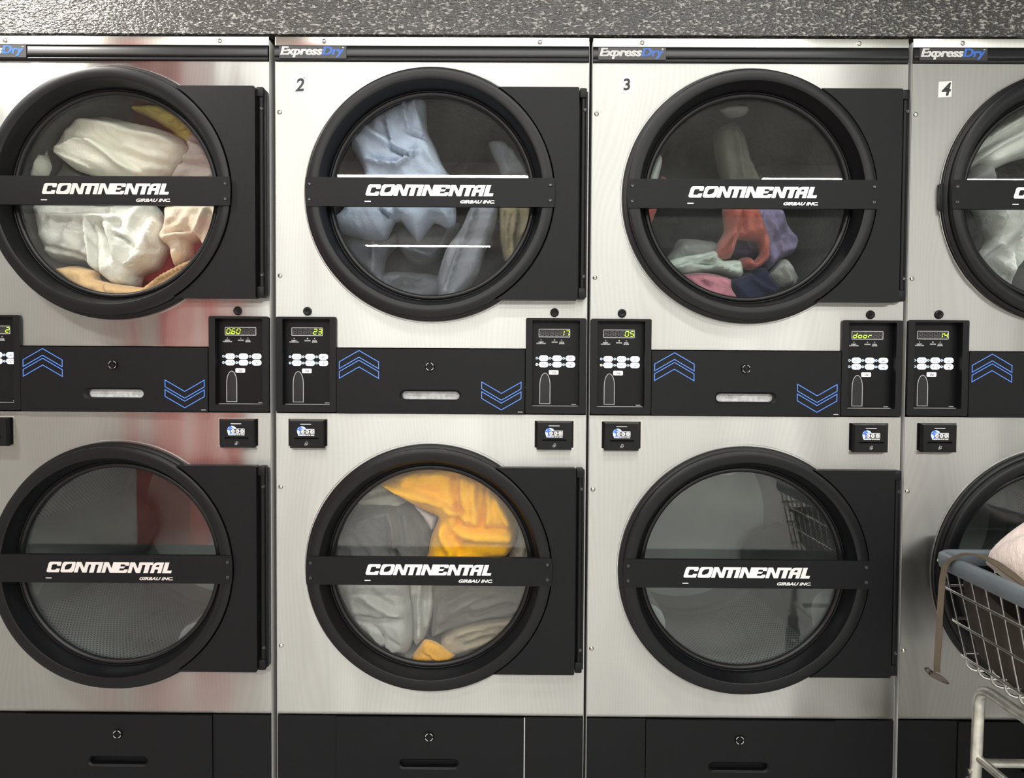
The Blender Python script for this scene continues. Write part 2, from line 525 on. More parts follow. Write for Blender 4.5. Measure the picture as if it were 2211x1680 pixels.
def m_screw(bm):
    lathe(bm, [(0.0, -0.0042), (0.0014, -0.0042), (0.0017, -0.0028), (0.0022, -0.0040), (0.0040, -0.0034), (0.0056, -0.0016), (0.0061, 0.0), (0.0061, 0.003)], 20, False)
def m_hex_screw(bm):
    lathe(bm, [(0.0, -0.0008), (0.0016, -0.0008), (0.0017, -0.0022), (0.0034, -0.0024), (0.0044, -0.0014), (0.0048, 0.0), (0.0048, 0.002)], 18, False)
def m_plug(bm):
    lathe(bm, [(0.0, -0.002), (0.0025, -0.0022), (0.003, -0.0042), (0.0078, -0.0056), (0.0102, -0.0042), (0.0112, -0.001), (0.0112, 0.004)], 28, False)
def m_door_ring(bm):
    prof = [(0.3175, -0.0015), (0.3185, -0.0035), (0.3185, -0.0095), (0.3172, -0.0115), (0.3125, -0.012), (0.3085, -0.0135), (0.3085, -0.031), (0.3075, -0.0345), (0.3045, -0.036),
            (0.2822, -0.036), (0.2803, -0.0350), (0.2796, -0.0335), (0.2790, -0.030), (0.2755, -0.020), (0.2700, -0.006), (0.2665, 0.003), (0.2650, 0.009), (0.2635, 0.0095),
            (0.2635, 0.026), (0.2715, 0.026), (0.2735, 0.012), (0.2735, -0.0015)]
    lathe(bm, prof, 128)
def m_gasket(bm):
    prof = []
    for i in range(14):
        a = 2*math.pi*i/14
        prof.append((0.2575+0.0075*math.cos(a), 0.014+0.0085*math.sin(a)))
    lathe(bm, prof, 128)
def m_glass(bm):
    lathe(bm, [(0.0, 0.0175), (0.252, 0.0175), (0.252, 0.0215), (0.0, 0.0215)], 96, False)
def m_bar(bm):
    # flat handle bar across the door: arc-cut ends
    h = 0.0357; r = 0.3105
    x = math.sqrt(r*r - h*h)
    n = 6
    right = []
    for i in range(n+1):
        a = -math.asin(h/r) + 2*math.asin(h/r)*i/n
        right.append((r*math.cos(a), r*math.sin(a)))
    outer = [(-p[0], p[1]) for p in right[::-1]] 
    outer = right + outer
    prism(bm, outer, [], -0.0395, -0.0365)
    # returned flanges along the top and bottom edges
    box(bm, -0.27, 0.27, -0.0393, -0.027, h-0.0028, h-0.0002, 0.0004, 1)
    box(bm, -0.27, 0.27, -0.0393, -0.027, -h+0.0002, -h+0.0028, 0.0004, 1)
def m_hinge_plate(bm):
    # box-shaped plate from the ring to the hinge, its left edge cut along the ring
    r = 0.3115
    z0, z1, x1 = -0.2645, 0.2620, 0.3690
    a1 = math.asin(z1/r); a0 = math.asin(z0/r)
    left = [(r*math.cos(a0+(a1-a0)*i/28), r*math.sin(a0+(a1-a0)*i/28)) for i in range(29)]
    # keep the outline simple: from top-left down the arc to bottom-left, then along the right side
    outer = left[::-1] + [(x1-0.003, z0), (x1, z0+0.003), (x1, z1-0.003), (x1-0.003, z1)]
    prism(bm, outer, [], -0.0315, -0.004)
def m_hinge(bm):
    # fixed knuckles top and bottom with the long pin tube between
    box(bm, 0.3705, 0.3885, -0.027, 0.0, 0.2370, 0.2615, 0.003)
    box(bm, 0.3705, 0.3885, -0.027, 0.0, -0.2615, -0.2340, 0.003)
    box(bm, 0.3835, 0.3925, -0.016, 0.0, -0.2560, 0.2560, 0.001)
    pts = [(0.3808, -0.0165, -0.236), (0.3808, -0.0165, 0.239)]
    tube(bm, pts, 0.0068, 16)
    box(bm, 0.3700, 0.3750, -0.006, 0.0, -0.2340, 0.2370)
def m_latch(bm):
    box(bm, -0.3235, -0.3125, -0.010, -0.0005, -0.034, 0.034, 0.002)

# ---- lettering of the handle bar, drawn letter by letter
def letters():
    C = [(20, 0), (207, 0), (207, 62), (147, 62), (138, 42), (76, 42), (64, 54), (64, 120), (76, 133), (140, 133), (148, 108), (207, 108), (207, 160), (192, 175), (20, 175), (0, 155), (0, 20)]
    O = [(22, 0), (196, 0), (218, 22), (218, 153), (196, 175), (22, 175), (0, 153), (0, 22)]
    Oh = [(67, 48), (56, 66), (56, 104), (78, 134), (150, 146), (160, 128), (160, 84), (140, 58), (108, 48)]
    N = [(0, 0), (60, 0), (60, 104), (66, 104), (138, 0), (207, 0), (207, 175), (147, 175), (147, 78), (141, 78), (72, 175), (0, 175)]
    T = [(0, 175), (0, 131), (52, 131), (52, 0), (126, 0), (126, 131), (172, 131), (172, 175)]
    I = [(0, 0), (66, 0), (66, 175), (0, 175)]
    E = [(0, 0), (192, 0), (210, 15), (210, 57), (152, 57), (143, 38), (72, 38), (72, 72), (136, 72), (154, 103), (72, 103), (72, 138), (140, 138), (148, 118), (210, 118), (210, 160), (195, 175), (0, 175)]
    A = [(0, 0), (62, 0), (62, 60), (118, 60), (118, 0), (180, 0), (180, 175), (66, 175), (34, 165), (12, 140), (0, 96)]
    Ah = [(62, 100), (66, 118), (78, 134), (118, 134), (118, 100)]
    L = [(0, 0), (146, 0), (146, 42), (70, 42), (70, 175), (0, 175)]
    return [(C, [], 95), (O, [Oh], 322), (N, [], 549), (T, [], 745), (I, [], 919), (N, [], 1000), (E, [], 1207), (N, [], 1428), (T, [], 1634), (A, [Ah], 1797), (L, [], 1995)]
def m_logo(bm):
    s = 0.3185/2062.0
    for poly, hs, x0 in letters():
        f = lambda p: ((p[0]+x0+0.3*(p[1]-87.5)-95+26)*s-0.1605, (p[1]-87.5)*s)
        prism(bm, [f(p) for p in poly], [[f(p) for p in h] for h in hs], -0.0005, 0.0002)
    t = text_mesh('GIRBAU INC.', 0.0105, 0.35, 0.00035, 0.0003, 'LEFT', 1.0)
    xs = [v.co.x for v in t.vertices]; k = 0.0850/(max(xs)-min(xs))
    t.transform(Matrix.Diagonal((k, 1, 1, 1)))
    add_mesh(bm, t, 0.0735, -0.0002, -0.0312)
    box(bm, -0.162, -0.147, -0.0005, 0.0002, -0.0290, -0.0268)

def m_express(bm):
    t = text_mesh('Express', 0.0285, 0.22, 0.0007, 0.0003, 'LEFT')
    xs = [v.co.x for v in t.vertices]; k = 0.1048/(max(xs)-min(xs)); x0 = min(xs)
    t.transform(Matrix.Diagonal((k, 1, 1, 1)))
    for d in (-0.0006, 0.0, 0.0006): add_mesh(bm, t, -0.0808-x0*k+d, -0.0015, -0.0058)
    box(bm, 0.0745, 0.0785, -0.0015, -0.001, 0.0110, 0.0125)
def m_dry(bm):
    t = text_mesh('Dry', 0.0288, 0.2, 0.0006, 0.0003, 'LEFT')
    xs = [v.co.x for v in t.vertices]; k = 0.0545/(max(xs)-min(xs)); x0 = min(xs)
    t.transform(Matrix.Diagonal((k, 1, 1, 1)))
    for d in (-0.0003, 0.0003): add_mesh(bm, t, 0.0245-x0*k+d, -0.0015, -0.0058)

# ---- control boxes (local origin: centre of the box, y = 0 on the panel plane)
BZ = 1.159
def m_control_frame(bm):
    outer = rrect(-0.0765, 0.0765, -0.1212, 0.1212, 0.004, 3)
    inner = rrect(-0.0602, 0.0602, -0.1030, 0.1155, 0.002, 3)
    prism(bm, outer, [inner], -0.007, 0.022)
def m_control_face(bm):
    box(bm, -0.062, 0.062, 0.0165, 0.0215, -0.105, 0.1165)
    # bright lower edge of the membrane
def m_face_edge(bm):
    box(bm, -0.0595, 0.0595, 0.0145, 0.0163, -0.1033, -0.1018)
def m_display(bm):
    prism(bm, rrect(-0.040, 0.040, -0.0103, 0.0103, 0.0016, 4), [], -0.0006, 0.0006)
def m_display_frame(bm):
    prism(bm, rrect(-0.0403, 0.0403, -0.0106, 0.0106, 0.002, 5), [rrect(-0.0389, 0.0389, -0.0092, 0.0092, 0.0012, 5)], -0.0011, 0.0)
SEG = {'0': 'abcdef', '1': 'bc', '2': 'abged', '3': 'abgcd', '4': 'fgbc', '5': 'afgcd', '6': 'afgedc', '7': 'abc', 'd': 'bcdeg', 'o': 'cdeg', 'r': 'eg', ' ': ''}
def seg_polys(which, cx):
    w, h, t, sh = 0.0042, 0.0063, 0.0010, 0.16
    out = []
    def hor(z): return [(-w+0.0006, z), (-w+0.0015, z+t), (w-0.0015, z+t), (w-0.0006, z), (w-0.0015, z-t), (-w+0.0015, z-t)]
    def ver(x, z0, z1): return [(x, z0+0.0005), (x+t, z0+0.0015), (x+t, z1-0.0015), (x, z1-0.0005), (x-t, z1-0.0015), (x-t, z0+0.0015)]
    P = {'a': hor(h), 'g': hor(0), 'd': hor(-h), 'f': ver(-w, 0, h), 'b': ver(w, 0, h), 'e': ver(-w, -h, 0), 'c': ver(w, -h, 0)}
    for s in which: out.append([(x+sh*z+cx, z) for x, z in P[s]])
    return out
DX = [-0.0312, -0.0183, -0.0054, 0.0075, 0.0204, 0.0333]
def m_segments(text, lit):
    def fn(bm):
        for c, x in zip(text.ljust(6).replace('.', ''), DX):
            on = SEG[c]
            which = on if lit else ''.join(k for k in 'abcdefg' if k not in on)
            for p in seg_polys(which, x): prism(bm, p, [], -0.0010 if lit else -0.0008, -0.0004)
        if lit and text.startswith('0'):
            if text == '060   ':
                box(bm, DX[0]+0.0054, DX[0]+0.0072, -0.001, -0.0004, -0.0073, -0.0055)
    return fn
def m_legends(bm):
    for s, x, z in (('INSERT', -0.034, -0.0244), ('COINS/CARD', -0.034, -0.0280), ('DRYING', 0.0006, -0.0244), ('COOL', 0.0189, -0.0244), ('DOWN', 0.0189, -0.0280)):
        t = text_mesh(s, 0.0040, 0, 0.0002, 0.0002, 'CENTER'); add_mesh(bm, t, x, 0, z)
def m_leds(bm):
    for x in (-0.034, 0.0006, 0.0189): prism(bm, circle(x, -0.0177, 0.0011, 10), [], -0.0006, 0.0004)
def m_button(bm):
    prism(bm, rrect(-0.0122, 0.0122, -0.0072, 0.0072, 0.0068, 8), [], -0.0016, 0.0006)
def m_button_led(bm):
    prism(bm, circle(0, 0, 0.0032, 16), [circle(0, 0, 0.0015, 10)], -0.0008, 0.0004)
    box(bm, 0.0028, 0.0066, -0.0006, 0.0004, -0.0005, 0.0005)
def m_button_prints(bm):
    y0, y1 = -0.0019, -0.0014
    def rect_line(cx, cz, w, h):
        prism(bm, [(cx-w, cz-h), (cx+w, cz-h), (cx+w, cz+h), (cx-w, cz+h)], [[(cx-w+.0007, cz-h+.0007), (cx+w-.0007, cz-h+.0007), (cx+w-.0007, cz+h-.0007), (cx-w+.0007, cz+h-.0007)]], y0, y1)
    for i, x in enumerate((-0.030, 0.0043, 0.0386)):
        for j, z in enumerate((0.0197, 0.0037)):
            if i < 2 and not (i == 1 and j == 1):
                rect_line(x-0.0025, z-0.0003, 0.0036, 0.0026)
                box(bm, x-0.005, x, y0, y1, z+0.0003, z+0.0009)
                box(bm, x+0.0052, x+0.0062, y0, y1, z-0.0048, z+(0.0045 if i == 0 else -0.001))
            elif i == 1:
                box(bm, x-0.0085, x+0.005, y0, y1, z-0.0002, z+0.0008)
                box(bm, x+0.0055, x+0.0065, y0, y1, z-0.005, z-0.001)
            elif j == 0:
                box(bm, x-0.003, x+0.003, y0, y1, z+0.0010, z+0.0022); box(bm, x-0.005, x+0.003, y0, y1, z-0.0026, z-0.0012)
            else:
                box(bm, x-0.005, x-0.0025, y0, y1, z+0.0022, z+0.0034); box(bm, x-0.0012, x+0.006, y0, y1, z+0.0022, z+0.0034)
                prism(bm, [(x-.0028, z-.0008), (x+.0028, z-.0008), (x, z-.0042)], [], y0, y1)
def m_price(bm):
    prism(bm, rrect(-0.0123, 0.0123, -0.0057, 0.0057, 0.0024, 5), [], -0.0008, 0.0004)
def m_price_text(bm):
    t = text_mesh('25¢', 0.0072, 0, 0.0001, 0.0002, 'CENTER'); add_mesh(bm, t, 0.0005, -0.0010, -0.0026)
def slot_outline(grow):
    w = 0.0132+grow
    p = [(-w, -0.0396-grow), (w, -0.0396-grow)]
    for i in range(17):
        a = math.pi*i/16
        p.append((w*math.cos(a), 0.008+(0.0312+grow)*math.sin(a)))
    return p
def m_slot_edge(bm): prism(bm, slot_outline(0.0006), [slot_outline(-0.0008)], -0.0010, 0.0004)
def m_slot(bm): prism(bm, slot_outline(-0.0006), [], -0.0003, 0.0004)
def m_serial(bm): box(bm, -0.006, 0.006, -0.0006, 0.0004, -0.0008, 0.0008)

# ---- lint drawer and base
def pill(w, h):
    r = h/2
    return rrect(-w/2, w/2, -h/2, h/2, r*0.999, 8)
def m_drawer_front(bm):
    outer = rrect(-0.2395, 0.2385, -0.082, 0.082, 0.002, 2)
    hole = [(x-0.001, z-0.0366) for x, z in pill(0.1575, 0.0290)]
    hi = [(x-0.001, z-0.0366) for x, z in pill(0.1475, 0.0205)]
    prism(bm, outer, [hole], -0.008, 0.0045)
    n = len(hole)
    a = [bm.verts.new((p[0], -0.008, p[1])) for p in hole]; b = [bm.verts.new((p[0], -0.004, p[1])) for p in hi]; c = [bm.verts.new((p[0], 0.013, p[1])) for p in hi]
    for i in range(n):
        j = (i+1) % n
        bm.faces.new((a[i], a[j], b[j], b[i])); bm.faces.new((b[i], b[j], c[j], c[i]))
def m_lint(bm): box(bm, -0.085, 0.083, 0.0135, 0.0175, -0.055, -0.018)
def m_lock(bm):
    lathe(bm, [(0.0, -0.003), (0.0042, -0.003), (0.0048, -0.0012), (0.0078, -0.0012), (0.0084, -0.0042), (0.0108, -0.0046), (0.0122, -0.002), (0.0122, 0.002)], 28, False)
    box(bm, -0.0008, 0.0008, -0.0036, -0.002, -0.0034, 0.0034)
def m_lock_ring(bm):
    for a in (20, 110, 200, 290):
        a0, a1 = math.radians(a), math.radians(a+55)
        o = circle(0, 0, 0.0103, 8, a0, a1); i = circle(0, 0, 0.0088, 8, a0, a1)
        prism(bm, o+i[::-1], [], -0.0052, -0.0042)
def chev(sign):
    def fn(bm):
        for k in (0, 1):
            z = -0.0247*k
            pts = [(0, z), (0.0500, z-0.0288), (0.0500, z-0.0460), (0, z-0.0170), (-0.0500, z-0.0460), (-0.0500, z-0.0288)]
            pts = [(p[0], p[1]*sign) for p in pts]
            o, i = strip_path(pts, 0.0018)
            prism(bm, o, [i], -0.0004, 0.0004)
    return fn
def m_base_side(bm): box(bm, -0.0755, 0.0755, 0.0, 0.004, -0.252, 0.0)
def m_base_drawer(bm):
    outer = rrect(-0.2425, 0.2425, -0.252, 0.0, 0.0015, 2)
    hole = [(x-0.003, z-0.1225) for x, z in pill(0.1590, 0.0275)]
    hi = [(x-0.003, z-0.1225) for x, z in pill(0.1490, 0.0195)]
    prism(bm, outer, [hole], -0.0035, 0.004)
    n = len(hole)
    a = [bm.verts.new((p[0], -0.0035, p[1])) for p in hole]; b = [bm.verts.new((p[0], 0.0005, p[1])) for p in hi]; c = [bm.verts.new((p[0], 0.016, p[1])) for p in hi]
    for i in range(n):
        j = (i+1) % n
        bm.faces.new((a[i], a[j], b[j], b[i])); bm.faces.new((b[i], b[j], c[j], c[i]))
    bm.faces.new(c)
# ---- card reader
def m_reader_bezel(bm):
    prism(bm, rrect(-0.0517, 0.0517, -0.0365, 0.0365, 0.001, 2), [rrect(-0.0497, 0.0497, -0.0345, 0.0345, 0.001, 2)], -0.0008, 0.004)
def m_reader(bm):
    box(bm, -0.0497, 0.0497, 0.002, 0.03, -0.0345, 0.0345)
    b0 = [(-0.0485, -0.0348), (0.0485, -0.0348), (0.0485, 0.0335), (-0.0485, 0.0335)]
    # tapered nose
    f = [(-0.0425, -0.0385), (0.0425, -0.0385), (0.0425, 0.0315), (-0.0425, 0.0315)]
    def ring(p, y): return [bm.verts.new((q[0], y, q[1])) for q in p]
    r0 = ring([(-0.0455, -0.0345), (0.0455, -0.0345), (0.0455, 0.0335), (-0.0455, 0.0335)], 0.003)
    r1 = ring([(-0.0440, -0.0390), (0.0440, -0.0390), (0.0440, 0.0330), (-0.0440, 0.0330)], -0.008)
    r2 = ring([(-0.0415, -0.0380), (0.0415, -0.0380), (0.0415, 0.0300), (-0.0415, 0.0300)], -0.0175)
    for a, b in ((r0, r1), (r1, r2)):
        for i in range(4): bm.faces.new((a[i], a[(i+1) % 4], b[(i+1) % 4], b[i]))
    # front face with the card slot
    s = [(-0.0305, -0.0145), (0.0305, -0.0145), (0.0305, -0.0118), (-0.0305, -0.0118)]
    outer = [(-0.0415, -0.0380), (0.0415, -0.0380), (0.0415, 0.0300), (-0.0415, 0.0300)]
    flat(bm, outer, [s], -0.0175)
    a = ring(s, -0.0175); c = ring(s, -0.005)
    for i in range(4): bm.faces.new((a[i], a[(i+1) % 4], c[(i+1) % 4], c[i]))
    bm.faces.new(c)
    box(bm, -0.031, 0.031, -0.0187, -0.017, -0.0165, -0.0150, 0.0003, 1)
    bmesh.ops.remove_doubles(bm, verts=bm.verts[:], dist=0.00001)
def m_globe(bm): prism(bm, circle(-0.0112, 0.0055, 0.0122, 32), [], -0.0003, 0.0004)
def m_globe_land(bm):
    prism(bm, [(-0.0232, 0.0075), (-0.0195, 0.0070), (-0.0165, 0.0045), (-0.0160, 0.0000), (-0.0185, -0.0042), (-0.0205, -0.0040), (-0.0222, 0.0005)], [], -0.0006, 0.0)
    prism(bm, [(-0.0135, 0.0174), (-0.0095, 0.0175), (-0.0040, 0.0152), (-0.0008, 0.0120), (-0.0055, 0.0110), (-0.0095, 0.0130)], [], -0.0006, 0.0)
    prism(bm, [(-0.0225, 0.0098), (-0.0212, 0.0122), (-0.0180, 0.0155), (-0.0192, 0.0120)], [], -0.0006, 0.0)
def m_logo_discs(bm):
    for x in (-0.0085, 0.0030, 0.0145): prism(bm, circle(x, 0.0040, 0.0046, 20), [], -0.0011, -0.0004)
    o = [(-0.0140, -0.0025), (0.0208, -0.0025), (0.0208, 0.0105), (-0.0140, 0.0105)]
    i = [(-0.0140, -0.0015), (0.0198, -0.0015), (0.0198, 0.0095), (-0.0140, 0.0095)]
    prism(bm, o, [i], -0.0009, -0.0004)
    for a, b in ((-0.020, -0.0075), (-0.0065, -0.0005), (0.0010, 0.0052), (0.0065, 0.0105), (0.0120, 0.0205)):
        box(bm, a, b, -0.0009, -0.0004, -0.0062, -0.0045)
    box(bm, -0.0145, 0.0125, -0.0006, 0.0, 0.0222, 0.0234)
def m_logo_field(bm): box(bm, -0.0138, 0.0198, -0.0007, -0.0002, -0.0015, 0.0095)
def m_logo_letters(bm):
    for s, x in (('U', -0.0085), ('K', 0.0030), ('U', 0.0145)):
        t = text_mesh(s, 0.0072, 0, 0.0002, 0.0002, 'CENTER'); add_mesh(bm, t, x, -0.0012, 0.0014)
def m_hand_icon(bm):
    o, i = strip_path([(-0.001, 0.004), (0.0035, 0.004), (0.0035, -0.002), (-0.001, -0.002)], 0.0007)
    prism(bm, o, [i], -0.0003, 0.0003)
    o, i = strip_path([(-0.0035, 0.0), (-0.0005, 0.0012), (0.0012, -0.001), (0.0, -0.0045), (-0.0035, -0.004)], 0.0007)
    prism(bm, o, [i], -0.0004, 0.0002)

# ---- drum
def drum_mesh():
    if 'drum' in MESH: return MESH['drum']
    bm = bmesh.new(); uvl = bm.loops.layers.uv.new('UVMap')
    R = 0.330; n = 96
    prof = [(0.262, 0.040), (0.330, 0.040), (0.330, 0.090), (0.330, 0.66), (0.330, 0.72), (0.300, 0.77), (0.12, 0.80), (0.0, 0.80)]
    rings = [[bm.verts.new((r*math.cos(2*math.pi*i/n), y, r*math.sin(2*math.pi*i/n))) for i in range(n)] if r else [bm.verts.new((0, y, 0))] for r, y in prof]
    for k in range(len(prof)-1):
        a, b = rings[k], rings[k+1]
        for i in range(n):
            j = (i+1) % n
            if len(b) == 1: f = bm.faces.new((a[i], a[j], b[0]))
            else: f = bm.faces.new((a[i], a[j], b[j], b[i]))
            f.material_index = 0 if k in (2,) else 1
            f.smooth = True
            for l in f.loops:
                ang = math.atan2(l.vert.co.z, l.vert.co.x) % (2*math.pi)
                if i == n-1 and ang < 0.01: ang = 2*math.pi
                l[uvl].uv = (ang*R, l.vert.co.y)
    bmesh.ops.recalc_face_normals(bm, faces=bm.faces[:])
    me = bpy.data.meshes.new('drum'); bm.to_mesh(me); bm.free()
    me.set_sharp_from_angle(angle=math.radians(30))
    me.materials.append(MAT['perforated_drum']); me.materials.append(MAT['drum_plain'])
    MESH['drum'] = me
    return me
def m_baffle(bm):
    # a hollow vane along the drum wall, at angle zero (pointing to +x), tapering to a ridge
    prof = [(0.306, -0.122), (0.296, -0.112), (0.255, -0.050), (0.238, -0.022), (0.233, 0.0), (0.238, 0.022), (0.255, 0.050), (0.296, 0.112), (0.306, 0.122)]
    a = [bm.verts.new((x, 0.075, z)) for x, z in prof]; b = [bm.verts.new((x, 0.715, z)) for x, z in prof]
    n = len(prof)
    for i in range(n-1): bm.faces.new((a[i], a[i+1], b[i+1], b[i]))
    bm.faces.new(a); bm.faces.new(b[::-1])

# ---- number stickers
def m_sticker(w, h):
    def fn(bm): prism(bm, [(-w, -h), (w*0.8, -h), (w, h), (-w*0.8, h)], [], -0.0004, 0.0004)
    return fn
def m_digit(d, size):
    def fn(bm):
        t = text_mesh(d, size, 0.25 if d != '3' else 0.1, 0.0012, 0.0002, 'CENTER'); add_mesh(bm, t, 0, -0.0007, -size*0.35)
        if d == '2': prism(bm, [(0.0125, 0.0185), (0.0140, 0.0195), (0.0175, 0.0150), (0.0160, 0.0140)], [], -0.0009, 0.0)
    return fn
